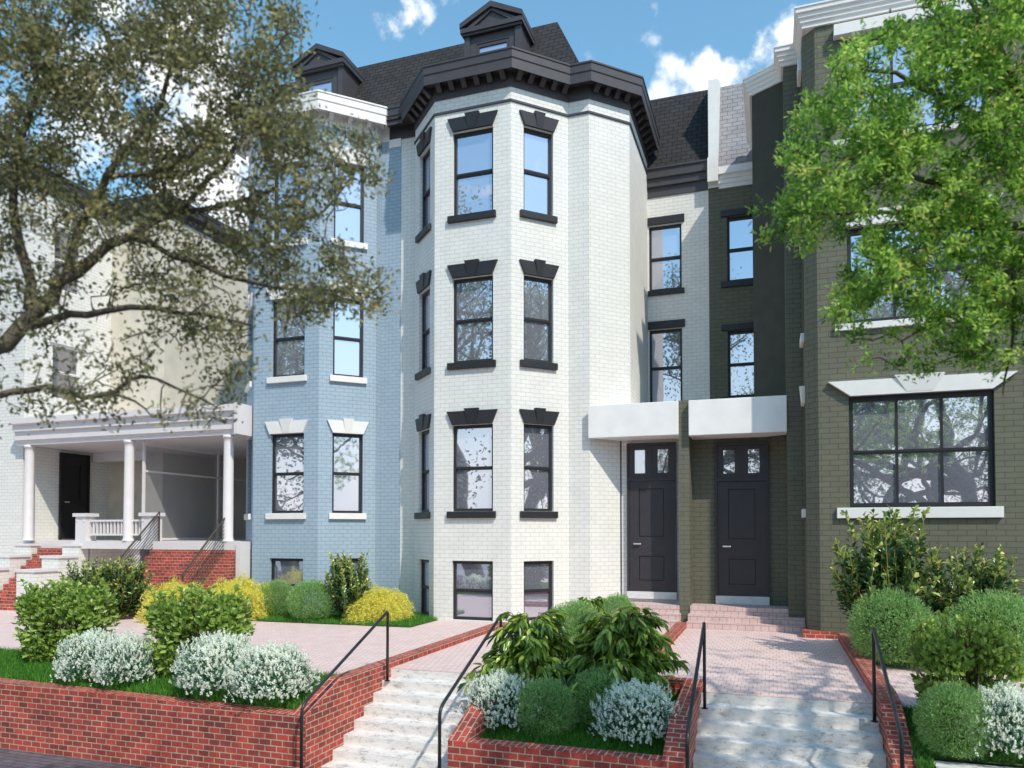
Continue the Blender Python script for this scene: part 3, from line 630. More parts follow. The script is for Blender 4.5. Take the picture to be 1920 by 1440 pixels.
tagd(cb.build('brick_kerb', 'red_brick', None), 'low red brick kerb between the two house paths', 'kerb')
pl = MB()
pl.yz(-3.32, -3.10, [(9.75, -1.01), (7.5, -1.01), (7.5, -.30), (8.2, -.03), (9.75, .10)][::-1])
pl.yz(-1.04, -.83, [(9.75, -1.01), (7.5, -1.01), (7.5, -.30), (8.2, .0), (9.75, .10)][::-1])
pl.box(-3.10, -1.04, 7.5, 7.70, -1.01, -.30).box(-3.10, -1.04, 9.56, 9.75, -1.01, .10)
tagd(pl.build('brick_planter', 'red_brick', None, top='x'), 'red brick planter box between the two flights of steps', 'planter')
rw = MB().yz(1.105, 1.32, [(14.7, -1.01), (7.3, -1.01), (7.3, -.80), (9.2, .085), (9.6, .13), (14.7, .13)][::-1]).box(.52, 1.104, 14.82, 15.02, -.02, .13).box(.52, .70, 15.02, 15.3, 0, .13)
tagd(rw.build('brick_wall', 'red_brick', None), 'low red brick wall stepping down beside the right hand steps', 'wall')
ww = MB().box(1.47, 9, 8.20, 8.40, -1.02, -.30)
tagd(ww.build('white_wall', 'slab', None), 'low white wall in front of the bottom right planting bed', 'wall')
# ------------- beds
def bed(pts, name='planting_bed'):
    o = MB().poly(pts).build(name, 'soil'); o['kind'] = 'structure'
bed([(-20, 7.6, -.16), (-5.2, 7.7, -.23), (-5.2, 8.5, -.02), (-5.2, 8.76, .004), (-20, 8.95, .004)])
bed([(-12.05, 13.6, .012), (-6.93, 13.78, .012), (-6.93, 16.3, .012), (-12.05, 16.3, .012)])
bed([(-3.12, 7.65, -.42), (-1.02, 7.65, -.42), (-1.02, 9.6, -.10), (-3.12, 9.6, -.10)])
bed([(1.30, 8.40, -.28), (9, 8.40, -.28), (9, 9.34, .004), (1.30, 9.34, .004)])
bed([(1.30, 7.0, -.62), (1.472, 7.0, -.62), (1.472, 8.40, -.28), (1.30, 8.40, -.28)])
bed([(1.31, 12.32, .012), (9, 12.32, .012), (9, 15.9, .012), (1.31, 15.9, .012)])

# ------------------------------------------------------------------ fast meshes for plants
def np_mesh(name, V, Fq, mat, rnd=None, parent=None, smooth=False):
    V = np.asarray(V, np.float32).reshape(-1, 3); Fq = np.asarray(Fq, np.int32); k = Fq.shape[1]
    me = bpy.data.meshes.new(name); me.vertices.add(len(V)); me.vertices.foreach_set('co', V.ravel())
    me.loops.add(Fq.size); me.loops.foreach_set('vertex_index', Fq.ravel())
    me.polygons.add(len(Fq)); me.polygons.foreach_set('loop_start', np.arange(0, Fq.size, k, dtype=np.int32))
    if smooth: me.polygons.foreach_set('use_smooth', np.ones(len(Fq), bool))
    if rnd is not None:
        a = me.attributes.new('rnd', 'FLOAT', 'POINT'); a.data.foreach_set('value', np.asarray(rnd, np.float32).ravel())
    me.update(calc_edges=True); me.materials.append(MATS[mat])
    o = bpy.data.objects.new(name, me); COL.objects.link(o); o.parent = parent; return o
def unit(v): return v/np.maximum(np.linalg.norm(v, axis=-1, keepdims=True), 1e-9)
def leaves(P, D, Nn, ln, wd, fold=.25, droop=.15, wide=.55):
    """leaf blades: base point P, direction D, facing Nn -> six vertices, two quads each"""
    n = len(P); D = unit(D); S = unit(np.cross(D, Nn)); Nn = unit(np.cross(S, D)); ln = np.broadcast_to(np.asarray(ln, float), (n,))[:, None]; wd = np.broadcast_to(np.asarray(wd, float), (n,))[:, None]
    up = Nn*ln
    A = P; T = P+D*ln-up*droop
    l1 = P+D*ln*.28+S*wd*.42+Nn*wd*fold*.6-up*droop*.06; r1 = P+D*ln*.28-S*wd*.42+Nn*wd*fold*.6-up*droop*.06
    l2 = P+D*ln*wide*1.15+S*wd*.5+Nn*wd*fold-up*droop*.38; r2 = P+D*ln*wide*1.15-S*wd*.5+Nn*wd*fold-up*droop*.38
    V = np.stack([A, r1, r2, T, l2, l1], 1).reshape(-1, 3); i = np.arange(n)[:, None]*6
    Fq = np.concatenate([i+np.array([[0, 1, 2, 3]]), i+np.array([[0, 3, 4, 5]])], 0)
    return V, Fq
def rdir(n): return unit(RNG.normal(size=(n, 3)))
def leaf_obj(name, parts, mat, parent):
    Vs, Fs, Rs, k = [], [], [], 0
    for (V, Fq), rn in parts:
        Vs.append(V); Fs.append(Fq+k); k += len(V); Rs.append(np.repeat(rn, len(V)//len(rn)))
    return np_mesh(name, np.concatenate(Vs), np.concatenate(Fs), mat, np.concatenate(Rs), parent)
def tubes_obj(name, paths, mat, parent, n=5):
    mb = MB()
    for p, r in paths: mb.tube(p, r, n, caps=False)
    me = bpy.data.meshes.new(name); me.from_pydata(mb.v, [], mb.f); me.polygons.foreach_set('use_smooth', [True]*len(me.polygons)); me.materials.append(MATS[mat])
    o = bpy.data.objects.new(name, me); COL.objects.link(o); o.parent = parent; return o
def plant_empty(name): o = bpy.data.objects.new(name, None); COL.objects.link(o); o.empty_display_size = .2; return o

def gen_broad():     # upright shrub with big oval leaves, unit ~1.3 m wide, 1.25 m tall
    e = plant_empty('broadleaf_shrub'); n = 7000
    u = rdir(n); q = np.sign(u)*np.abs(u)**.5; rad = RNG.uniform(.0, 1.0, n)[:, None]**.30
    P = q*rad*np.array([.56, .40, .60])+np.array([0, 0, .60]); P[:, 2] += .06*np.sin(P[:, 0]*9)+.05*np.cos(P[:, 1]*11)
    P[:, 0] *= .86+.16*np.clip(P[:, 2], 0, 1.2)+.05*np.sin(P[:, 2]*13); P[:, 1] *= 1+.06*np.sin(P[:, 2]*11+2)
    keep = P[:, 2] > .02; P = P[keep]; u = u[keep]; n = len(P)
    D = unit(u*.55+np.array([0, 0, .7])+RNG.normal(size=(n, 3))*.45); Nn = unit(u*1.0+np.array([0, 0, .55])+RNG.normal(size=(n, 3))*.38)
    parts = [(leaves(P, D, Nn, RNG.uniform(.065, .11, n), RNG.uniform(.038, .056, n), .18, .12), RNG.uniform(0, 1, n)**1.1)]
    st_ = []
    for k in range(46):
        a = RNG.uniform(0, 2*math.pi); r_ = RNG.uniform(.05, .56); b = np.array([math.cos(a)*r_, math.sin(a)*r_*.7, RNG.uniform(.95, 1.2)]); t = b+np.array([RNG.normal()*.06, RNG.normal()*.06, RNG.uniform(.08, .27)])
        st_.append(([tuple(b*[.3, .3, 0]), tuple(b*[.8, .8, .6]), tuple(b), tuple(t)], [.010, .007, .005, .003])); m = 13
        s = RNG.uniform(.2, 1.05, m)[:, None]; PP = b+(t-b)*s; DD = unit(RNG.normal(size=(m, 3))*.7+np.array([0, 0, .9])); NN = unit(np.cross(DD, rdir(m))+np.array([0, 0, .5]))
        parts.append((leaves(PP, DD, NN, RNG.uniform(.055, .09, m), RNG.uniform(.030, .045, m), .2, .1), RNG.uniform(.4, 1, m)))
    leaf_obj('foliage', parts, 'leaf_broad', e); tubes_obj('stem', st_, 'stem_wood', e); return e
def gen_flower():    # mound with white flower spikes, unit 1.0 wide, .7 tall
    e = plant_empty('flowering_shrub'); n = 4200
    u = rdir(n); u[:, 2] = np.abs(u[:, 2])*1.15-.25; u = unit(u); rad = RNG.uniform(.6, 1, n)[:, None]**.5
    P = u*rad*(1+.13*np.sin(u[:, :1]*7+1)*np.cos(u[:, 1:2]*8)+.07*np.sin(u[:, :1]*15+u[:, 2:3]*9))*np.array([.47, .47, .40])+np.array([0, 0, .27]); P = P[P[:, 2] > .015]; n = len(P); uu = unit(P-np.array([0, 0, .2]))
    D = unit(uu+np.array([0, 0, .5])+RNG.normal(size=(n, 3))*.6); Nn = unit(uu+np.array([0, 0, .8])+RNG.normal(size=(n, 3))*.5)
    leaf_obj('foliage', [(leaves(P, D, Nn, RNG.uniform(.03, .055, n), RNG.uniform(.010, .016, n), .1, .2), RNG.uniform(0, 1, n))], 'leaf_flower', e)
    n = 2100; u = rdir(n); u[:, 2] = np.abs(u[:, 2])*1.6-.34; u = unit(u)
    P = u*(1+.13*np.sin(u[:, :1]*7+1)*np.cos(u[:, 1:2]*8)+.07*np.sin(u[:, :1]*15+u[:, 2:3]*9))*np.array([.48, .48, .41])*RNG.uniform(.80, 1.14, n)[:, None]+np.array([0, 0, .275]); k = (P[:, 2] > .05) & (RNG.uniform(0, 1, n) < np.clip(.28+2.0*P[:, 2], .3, 1)); P = P[k]; u = u[k]; n = len(P)
    parts = []; D0 = unit(u*.55+np.array([0, 0, .9])+RNG.normal(size=(n, 3))*.25)
    for j in range(7):
        s = (j/7)*.050; a = rdir(n); D = unit(D0*.7+unit(np.cross(D0, a))*.8)
        parts.append((leaves(P+D0*s, D, unit(u*.8+np.array([0, 0, .5])+RNG.normal(size=(n, 3))*.3), RNG.uniform(.017, .030, n)*(1-.06*j), RNG.uniform(.013, .021, n), .2, .2), RNG.uniform(0, 1, n)))
    leaf_obj('flowers', parts, 'petal', e); return e
def gen_box():       # clipped round shrub with tiny leaves, unit diameter 1
    e = plant_empty('round_shrub'); n = 16000
    u = rdir(n); rad = RNG.uniform(.55, 1.0, n)**.45; tw = .97+.10*np.sin(u[:, 0]*5+1)*np.sin(u[:, 1]*6+u[:, 2]*4)+.07*np.sin(u[:, 2]*15+u[:, 0]*11)*np.cos(u[:, 1]*13)
    P = u*(rad*tw)[:, None]*np.array([.49, .49, .49])+np.array([0, 0, .46]); k = P[:, 2] > .0; P = P[k]; u = u[k]; n = len(P)
    D = unit(u*.9+np.array([0, 0, .55])+RNG.normal(size=(n, 3))*.55); Nn = unit(u*.7+np.array([0, 0, .3])+RNG.normal(size=(n, 3))*.7)
    parts = [(leaves(P, D, Nn, RNG.uniform(.024, .048, n), RNG.uniform(.008, .014, n), .15, .15), np.clip(RNG.normal(.45, .25, n), 0, 1))]
    m = 4600; u = rdir(m); P = u*.46*RNG.uniform(.93, 1.15, m)[:, None]+np.array([0, 0, .46]); k = P[:, 2] > .1; P = P[k]; u = u[k]; m = len(P)
    D = unit(u+np.array([0, 0, .5])+RNG.normal(size=(m, 3))*.35)
    parts.append((leaves(P, D, unit(np.cross(D, rdir(m))), RNG.uniform(.025, .06, m), .009, .1, .1), RNG.uniform(.3, 1, m)))
    leaf_obj('foliage', parts, 'leaf_box', e)
    tubes_obj('stem', [([(0, 0, 0), (.02, 0, .25), (a*.2, b*.2, .5)], [.02, .015, .006]) for a, b in ((1, 0), (-1, .3), (0, -1), (.2, 1))], 'stem_wood', e); return e
def gen_gold():      # golden thread conifer, unit 1.1 wide, .65 tall
    e = plant_empty('golden_conifer'); n = 3000; parts = []
    u = rdir(n); u[:, 2] = np.abs(u[:, 2])*1.1-.12; u = unit(u); lump = 1.02+.24*np.sin(u[:, 0]*6+1)*np.cos(u[:, 1]*7)+.08*np.sin(u[:, 2]*12+u[:, 0]*9)
    B = u*(RNG.uniform(.55, .95, n)*lump)[:, None]*np.array([.5, .5, .52])+np.array([0, 0, .10])
    D = unit(u+np.array([0, 0, .25])+RNG.normal(size=(n, 3))*.4)
    for j in range(9):
        P = B+D*(.014*j)-np.array([0, 0, 1])*(.0022*j*j); d2 = unit(D+np.array([0, 0, -.07*j])+rdir(n)*.85)
        parts.append((leaves(P, d2, rdir(n), RNG.uniform(.026, .052, n), RNG.uniform(.006, .010, n), .1, .3), np.clip(RNG.normal(.35+.06*j, .2, n), 0, 1)))
    k = None
    leaf_obj('foliage', parts, 'leaf_gold', e); return e
def gen_holly(h=1.35, w=.80, stems=74, seed=0):   # open upright shrub with glossy oval leaves
    e = plant_empty('glossy_shrub'); parts = []; st_ = []
    for k in range(stems):
        a = RNG.uniform(0, 2*math.pi); hh = h*RNG.uniform(.40, 1.0); lean = RNG.uniform(.05, 1)**.7*w*(1.35-.75*hh/h)
        pts = []; m = 8; cv = RNG.normal()*.25
        for i in range(m):
            s = i/(m-1); aa = a+cv*s; pts.append(np.array([math.cos(aa)*lean*s**.85+RNG.normal()*.012, math.sin(aa)*lean*s**.85+RNG.normal()*.012, hh*s**1.05]))
        st_.append(([tuple(p) for p in pts], [.011*(1-.65*i/(m-1)) for i in range(m)])); A = np.array(pts)
        N_ = int(100*hh/h); s = RNG.uniform(.10, 1.0, N_)**.8; idx = s*(m-1); i0 = np.minimum(idx.astype(int), m-2); fr = (idx-i0)[:, None]
        P = A[i0]*(1-fr)+A[i0+1]*fr; ax = unit(A[i0+1]-A[i0]); out = unit(np.cross(ax, rdir(N_)))
        side = RNG.uniform(0, .20, N_)[:, None]*(1.02-s[:, None]); P = P+out*side
        D = unit(out*.8+ax*.75+RNG.normal(size=(N_, 3))*.25); Nn = unit(ax*.6+np.array([0, -.25, .55])+RNG.normal(size=(N_, 3))*.4); sz = 1-.35*np.clip((s-.75)*4, 0, 1)
        parts.append((leaves(P, D, Nn, RNG.uniform(.065, .105, N_)*sz, RNG.uniform(.038, .056, N_)*sz, .22, .12), np.clip(RNG.uniform(0, .68, N_)+np.where(s > .80, .36, 0), 0, 1)))
    leaf_obj('foliage', parts, 'leaf_holly', e); tubes_obj('stem', st_, 'stem_yellow', e); return e
def gen_droop():     # arching shrub with long hanging leaves, unit 1.2 wide, 1.05 tall
    e = plant_empty('drooping_shrub'); parts = []; st_ = []
    for k in range(190):
        a = RNG.uniform(0, 2*math.pi); hh = RNG.uniform(.22, 1.02); reach = RNG.uniform(.10, .68)*(1.22-.62*hh); m = 8; pts = []
        for i in range(m):
            s = i/(m-1); pts.append(np.array([math.cos(a)*reach*s**1.1, math.sin(a)*reach*s**1.1, hh*math.sin(min(s*1.9, math.pi*.62))*(1-.05*s)]))
        st_.append(([tuple(p) for p in pts], [.008*(1-.7*i/(m-1)) for i in range(m)])); A = np.array(pts)
        N_ = 22; s = RNG.uniform(.25, 1.0, N_); idx = s*(m-1); i0 = np.minimum(idx.astype(int), m-2); fr = (idx-i0)[:, None]
        P = A[i0]*(1-fr)+A[i0+1]*fr; ax = unit(A[i0+1]-A[i0]); out = unit(np.array([math.cos(a), math.sin(a), 0])+RNG.normal(size=(N_, 3))*.55)
        D = unit(out*.75+ax*.25+np.array([0, 0, -.55])+RNG.normal(size=(N_, 3))*.2); Nn = unit(out*.7+np.array([0, 0, .55])+RNG.normal(size=(N_, 3))*.25)
        parts.append((leaves(P, D, Nn, RNG.uniform(.10, .18, N_), RNG.uniform(.034, .052, N_), .20, .30), np.clip(RNG.normal(.42, .28, N_), 0, 1)))
    leaf_obj('foliage', parts, 'leaf_droop', e); tubes_obj('stem', st_, 'stem_wood', e); return e
USED = set()
def place(proto, loc, sc, rot, label, cat, group):
    if proto.name not in USED: o = proto; USED.add(proto.name)
    else:
        o = proto.copy(); COL.objects.link(o)
        for ch in list(proto.children):
            c = ch.copy(); COL.objects.link(c); c.parent = o
    o.location = [float(v) for v in loc]; o.scale = sc if isinstance(sc, tuple) else (sc,)*3; o.rotation_euler = (0, 0, rot); tag(o, label, cat, group); return o
def spot(px, py, z, push=0.):          # base point measured on the ground, moved back by half the plant's depth
    p = at_z(px, py, z); d = p-_C; d[2] = 0; d /= np.linalg.norm(d); q = p+d*push; return (q[0], q[1], z)

# ================================================================== PLANTS
gb = gen_broad(); gf = gen_flower(); gx = gen_box(); gg = gen_gold(); gh = gen_holly(); gd = gen_droop()
G = 'broadleaf shrubs in the front beds'
place(gb, (-10.2, 8.72, -.02), (1.18, 1, .86), .25, 'leafy green shrub at far left of the long bed', 'shrub', G)
place(gb, (-7.60, 8.62, -.03), (1.18, 1, .84), .35, 'leafy green shrub between two pairs of white flowering shrubs', 'shrub', G)
place(gb, (1.93, 9.12, -.07), (.86, .85, .80), .1, 'leafy green shrub right of the shaded steps', 'shrub', G)
G = 'white flowering shrubs'
for (px, py, z, w, hgt), lb in zip(((175, 1287, -.2, 1.02, .98), (238, 1296, -.21, .90, .98), (411, 1316, -.2, 1.05, 1.1), (512, 1326, -.2, .98, .98), (940, 1378, -.40, .86, .9), (1195, 1405, -.40, .92, .9), (1893, 1430, -.27, .86, .92)),
    ('white flowering shrub in front of the leftmost leafy shrub', 'white flowering shrub touching the left side of the second leafy shrub', 'white flowering shrub right of the second leafy shrub', 'white flowering shrub nearest the sunlit steps at the wall corner', 'white flowering shrub at the left end of the brick planter', 'white flowering shrub at the right end of the brick planter', 'white flowering shrub at bottom right above the white wall')):
    place(gf, spot(px, py, z, .12), (w, w*.85, hgt), px*.1, lb, 'shrub', G)
G = 'clipped round shrubs'
for (px, py, z, w, hgt), lb in zip(((518, 1157, .01, .86, .84), (584, 1165, .01, .98, .90), (392, 1152, .01, .80, .92), (1025, 1390, -.42, .70, .70), (1122, 1370, -.34, .72, .70), (1078, 1243, .0, .92, .92), (1158, 1205, .0, .70, .86), (1672, 1250, .01, 1.10, 1.12), (1752, 1256, .01, .90, .78), (1868, 1258, .01, 1.22, 1.12), (1792, 1424, -.28, .68, .74)),
    ('round green shrub left of its twin below the blue house', 'round green shrub beside the glossy shrub below the blue house', 'round green shrub wedged between two golden shrubs', 'round green shrub at front centre of the brick planter', 'round green shrub behind the front row in the brick planter', 'round green shrub behind the two dark drooping shrubs', 'round green shrub beside the white house entry steps', 'round green shrub under the big window next to the low wall', 'small round green shrub between two larger ones under the big window', 'large round green shrub at the right edge under the big window', 'small round green shrub at bottom right beside the white flowers')):
    place(gx, spot(px, py, z, w*.12), (w, w, hgt), px*.37, lb, 'shrub', G)
G = 'golden shrubs'
for (px, py, z, w, hgt), lb in zip(((330, 1168, 0, 1.42, 1.36), (446, 1162, .01, 1.46, 1.42), (712, 1166, .012, 1.36, 1.12)),
    ('golden yellow shrub in front of the wide brick stairs', 'golden yellow shrub at the foot of the blue house corner', 'golden yellow shrub between the blue and white houses')):
    place(gg, spot(px, py, z, .2), (w, w*.8, hgt), px*.2, lb, 'shrub', G)
G = 'glossy upright shrubs'
for (px, py, z, w, hgt), lb in zip(((652, 1166, .01, .95, 1.10), (165, 1165, 0, 1.0, 1.0), (228, 1162, 0, 1.0, 1.02), (1664, 1235, .01, 1.34, 1.70), (1815, 1240, .01, 1.25, 1.28)),
    ('glossy leaved shrub in front of the blue house window', 'glossy leaved shrub against the stepped white wall', 'glossy leaved shrub under the left stair railing', 'tall glossy leaved shrub reaching the big window sill', 'shorter glossy leaved shrub right of the tallest one')):
    place(gh, spot(px, py, z, .2), (w, w, hgt), px*.3, lb, 'shrub', G)
G = 'dark drooping shrubs'
for (px, py, z, w, hgt), lb in zip(((998, 1330, -.22, 1.18, 1.20), (1166, 1330, -.20, 1.36, 1.22), (1105, 1215, 0, .74, .86)),
    ('dark shrub with long hanging leaves above the sunlit steps', 'dark shrub with long hanging leaves at the back right of the planter', 'small dark hanging leaf shrub by the white house steps')):
    place(gd, spot(px, py, z, .2), (w, w*.85, hgt), px*.23, lb, 'shrub', G)

def grass(quads, name, hgt=.085, dens=1500):
    Ps = []
    for (a, b, c, d) in quads:     # corners anticlockwise
        a, b, c, d = map(np.array, (a, b, c, d)); area = np.linalg.norm(np.cross(b-a, d-a)); n = int(area*dens); u, v = RNG.uniform(0, 1, (2, n, 1))
        Ps.append(a*(1-u)*(1-v)+b*u*(1-v)+c*u*v+d*(1-u)*v)
    P = np.concatenate(Ps); n = len(P); D = unit(np.array([0, 0, 1.])+RNG.normal(size=(n, 3))*.28); S = unit(np.cross(D, rdir(n)))
    l = RNG.uniform(.6, 1.1, n)[:, None]*hgt; w = .0042
    V = np.stack([P-S*w, P+S*w, P+D*l*.6+S*w*.8, P+D*l+rdir(n)*l*.15, P+D*l*.6-S*w*.8], 1).reshape(-1, 3); i = np.arange(n)[:, None]*5
    me = bpy.data.meshes.new(name); F_ = np.concatenate([i+np.array([[0, 1, 2, 4]])], 0).tolist()+(i+np.array([[4, 2, 3]])).tolist()
    me.from_pydata(V.tolist(), [], F_); a = me.attributes.new('rnd', 'FLOAT', 'POINT'); a.data.foreach_set('value', np.repeat(RNG.uniform(0, 1, n), 5).astype(np.float32)); me.materials.append(MATS['grass_blade'])
    o = bpy.data.objects.new(name, me); COL.objects.link(o); return o
gq = [[(-12.5, 7.76, -.13), (-5.36, 7.76, -.215), (-5.36, 8.5, -.02), (-12.5, 8.5, -.02)], [(-12.5, 8.5, -.02), (-5.36, 8.5, -.02), (-5.36, 8.76, .0), (-12.5, 8.93, .0)]]
tag(grass(gq, 'grass', .10, 3000), 'green grass strip behind the long red brick wall', 'grass', kind='stuff')
tag(grass([[(-12.05, 13.6, .01), (-6.93, 13.78, .01), (-6.93, 16.0, .01), (-12.05, 16.0, .01)]], 'grass', .10, 1500), 'green lawn patch in front of the blue house', 'grass', kind='stuff')
tag(grass([[(-3.10, 7.70, -.41), (-1.04, 7.70, -.41), (-1.04, 9.56, -.10), (-3.10, 9.56, -.10)]], 'grass', .08, 4000), 'green grass inside the brick planter', 'grass', kind='stuff')
tag(grass([[(1.32, 8.42, -.28), (5, 8.42, -.28), (5, 9.34, .0), (1.32, 9.34, .0)], [(1.32, 7.0, -.62), (1.47, 7.0, -.62), (1.47, 8.40, -.28), (1.32, 8.40, -.28)]], 'grass', .07, 3500), 'green grass at bottom right around the white wall', 'grass', kind='stuff')
tag(grass([[(1.33, 12.32, .01), (6, 12.32, .01), (6, 14.86, .01), (1.33, 14.86, .01)]], 'grass', .10, 1500), 'green grass under the big olive house window', 'grass', kind='stuff')

# ================================================================== TREES
def inside(poly, x, y):
    c = False; j = len(poly)-1
    for i in range(len(poly)):
        xi, yi = poly[i]; xj, yj = poly[j]
        if (yi > y) != (yj > y) and x < (xj-xi)*(y-yi)/(yj-yi)+xi: c = not c
        j = i
    return c
def grow(limbs, targets, per, ln, wd, names, leafmat, label, spread=.055, thin=1.0, bare=(), star=False, dirbias=(0, 0, .3), base_r=.09, twig=.0035, seedgap=.10):
    """limbs: list of (points, radii); targets: leaf-cluster points; twigs reach every target from the nearest wood"""
    nodes = []; paths = []
    for pts, rad in limbs:
        P = [Vector(p) for p in pts]; sm = []; rr = []
        for i in range(len(P)-1):
            p0, p1, p2, p3 = P[max(i-1, 0)], P[i], P[i+1], P[min(i+2, len(P)-1)]
            m = max(2, int((p2-p1).length/.12))
            for k in range(m):
                t = k/m; q = .5*((2*p1)+(p2-p0)*t+(2*p0-5*p1+4*p2-p3)*t*t+(3*p1-p0-3*p2+p3)*t**3)
                j = .35*min(.05, rad[i]); sm.append(q+Vector(RNG.normal(size=3)*j)); rr.append((rad[i]*(1-t)+rad[i+1]*t)*thin)
        sm.append(P[-1]); rr.append(rad[-1]*thin); paths.append(([tuple(q) for q in sm], rr)); nodes += [np.array(q) for q in sm]
    NA = np.array(nodes); T = np.array(list(targets)+list(bare)); nl = len(targets)
    d = np.min(np.linalg.norm(T[:, None]-NA[None], axis=2), axis=1); order = np.argsort(d); T = T[order]; leafy = order < nl
    NL = list(NA); arr = np.empty((len(NA)+len(T)*4, 3)); arr[:len(NA)] = NA; cnt = len(NA); dirs = []
    for t in T:
        dd = np.linalg.norm(arr[:cnt]-t, axis=1); k = int(np.argmin(dd)); a = arr[k]; L_ = dd[k]
        mid = a*.45+t*.55+RNG.normal(size=3)*L_*.16+np.array([0, 0, .06*L_]); q1 = a*.75+mid*.25+RNG.normal(size=3)*L_*.05
        r0 = twig*(1+min(L_, .8)*2.6); paths.append(([tuple(a), tuple(q1), tuple(mid), tuple(t)], [r0, r0*.85, r0*.65, twig*.6]))
        dirs.append(unit(t-mid)); arr[cnt] = mid; arr[cnt+1] = t; arr[cnt+2] = (mid+t)/2; cnt += 3
    dirs = np.array(dirs)[leafy]; T = T[leafy]
    n = len(T)*per; C = np.repeat(T, per, 0); Dd = np.repeat(dirs, per, 0)
    P = C+RNG.normal(size=(n, 3))*spread*np.array([1, 1, .8])-Dd*RNG.uniform(0, spread*1.6, n)[:, None]
    D = unit(Dd*.7+rdir(n)*.9+np.array(dirbias)); Nn = unit(rdir(n)+np.array([0, -.25, .75]))
    e = plant_empty(names); tag(e, label, 'tree')
    if star:
        O = rdir(n); P = C+O*RNG.uniform(.0, spread*.55, n)[:, None]+np.repeat(RNG.normal(size=(n//3+1, 3))*spread*.75, 3, 0)[:n]; D = unit(O+Dd*.35+np.array([0, 0, .25])); Nn = unit(rdir(n)*.7+np.array([0, -.2, .7]))
    rn = np.clip(np.repeat(RNG.uniform(.1, .8, len(T)), per)+RNG.normal(size=n)*.16+np.where(RNG.uniform(size=n) > .985, .4, 0), 0, 1)
    trunk = paths[0]
    tubes_obj('trunk', [trunk], 'bark', e, 12); tubes_obj('branches', paths[1:], 'bark', e, 6)
    leaf_obj('crown', [(leaves(P, D, Nn, RNG.uniform(ln*.7, ln*1.2, n), RNG.uniform(wd*.75, wd*1.2, n), .2, .2), rn)], leafmat, e)
    return e
# --- left oak, trunk outside the view at left
D0 = 4.15
def LP(x, y, d=D0): return tuple(at_d(x, y, d))
fork = (-4.55, 1.15, 2.35)
limbs = [([(-4.75, 1.0, -1.02), (-4.7, 1.05, .2), (-4.62, 1.1, 1.4), fork, (-4.4, 1.5, 3.2), LP(-160, 260, 3.9), LP(-60, 60, 4.0), LP(20, -120, 4.1)], [.24, .19, .17, .16, .12, .09, .06, .03]),
 ([fork, LP(-420, 700, 3.6), LP(-150, 690, 3.8), LP(0, 650), LP(60, 585), LP(120, 530), LP(180, 490), LP(245, 445), LP(330, 405, 4.3), LP(430, 385, 4.4), LP(520, 350, 4.4)], [.13, .085, .07, .062, .056, .050, .040, .034, .027, .02, .012]),
 ([LP(60, 585), LP(40, 470), LP(20, 380), LP(40, 250), LP(80, 150), LP(130, 40)], [.04, .034, .03, .024, .018, .01]),
 ([LP(120, 530), LP(150, 440), LP(200, 330, 4.0), LP(260, 250, 4.0), LP(320, 150, 4.1), LP(360, 40, 4.1)], [.035, .03, .026, .022, .016, .008]),
 ([LP(40, 618), LP(130, 590), LP(200, 582), LP(290, 575), LP(380, 590), LP(470, 610)], [.032, .028, .024, .02, .014, .008]),
 ([LP(-150, 690, 3.8), LP(-40, 745, 3.9), LP(20, 735), LP(90, 728), LP(160, 742), LP(215, 728), LP(270, 702), LP(330, 728), LP(410, 765)], [.045, .03, .026, .023, .020, .017, .014, .011, .006]),
 ([LP(200, 735), LP(250, 750), LP(285, 782)], [.014, .009, .005]),
 ([LP(245, 445), LP(330, 480, 4.2), LP(420, 515, 4.2), LP(520, 540, 4.2), LP(620, 545, 4.2), LP(700, 550, 4.2)], [.024, .02, .016, .012, .009, .005]),
 ([LP(330, 405, 4.3), LP(420, 310, 4.3), LP(480, 220, 4.4), LP(520, 110, 4.4)], [.022, .018, .013, .007]),
 ([LP(430, 385, 4.4), LP(520, 410, 4.4), LP(600, 400, 4.4), LP(660, 330, 4.4), LP(700, 260, 4.4)], [.017, .013, .010, .007, .004]),
 ([LP(200, 330, 4.0), LP(300, 320, 4.0), LP(400, 250, 4.0), LP(470, 150, 4.1), LP(540, 60, 4.1)], [.02, .017, .013, .009, .005])]
dense = [(-120, -60), (470, -60), (560, 20), (520, 90), (570, 150), (560, 215), (590, 260), (520, 320), (400, 300), (330, 340), (200, 300), (90, 330), (-120, 330)]
mid = [(-120, -60), (470, -60), (570, 30), (560, 200), (690, 240), (730, 330), (640, 400), (640, 480), (720, 500), (760, 570), (640, 600), (520, 620), (440, 660), (330, 640), (300, 540), (240, 420), (140, 420), (-120, 520)]
low = [(-100, 420), (230, 420), (470, 560), (470, 760), (420, 800), (140, 800), (-100, 830)]
Tg = []; Tb = []
while len(Tg) < 1800:
    x, y = RNG.uniform(-110, 770), RNG.uniform(-60, 820); w = .0
    if inside(dense, x, y): w = 1.0
    elif inside(mid, x, y): w = .62
    elif inside(low, x, y): w = .20
    if (x-395)**2/130**2+(y-490)**2/110**2 < 1: w = max(w, .62)
    g = math.sin(x*.021+1.3)*math.sin(y*.024+.4)+.55*math.sin(x*.047+y*.031)
    if g < -.38: w *= .16
    if RNG.uniform() < w: Tg.append(at_d(x, y, RNG.uniform(3.7, 4.7)))
while len(Tb) < 380:
    x, y = RNG.uniform(-60, 740), RNG.uniform(100, 800)
    if inside(mid, x, y) or (inside(low, x, y) and RNG.uniform() < .5): Tb.append(at_d(x, y, RNG.uniform(3.8, 4.6)))
grow(limbs, Tg, 24, .031, .0155, 'oak_tree', 'leaf_oak', 'dull green oak tree whose gnarled branches fill the upper left', spread=.043, bare=Tb, thin=.74)
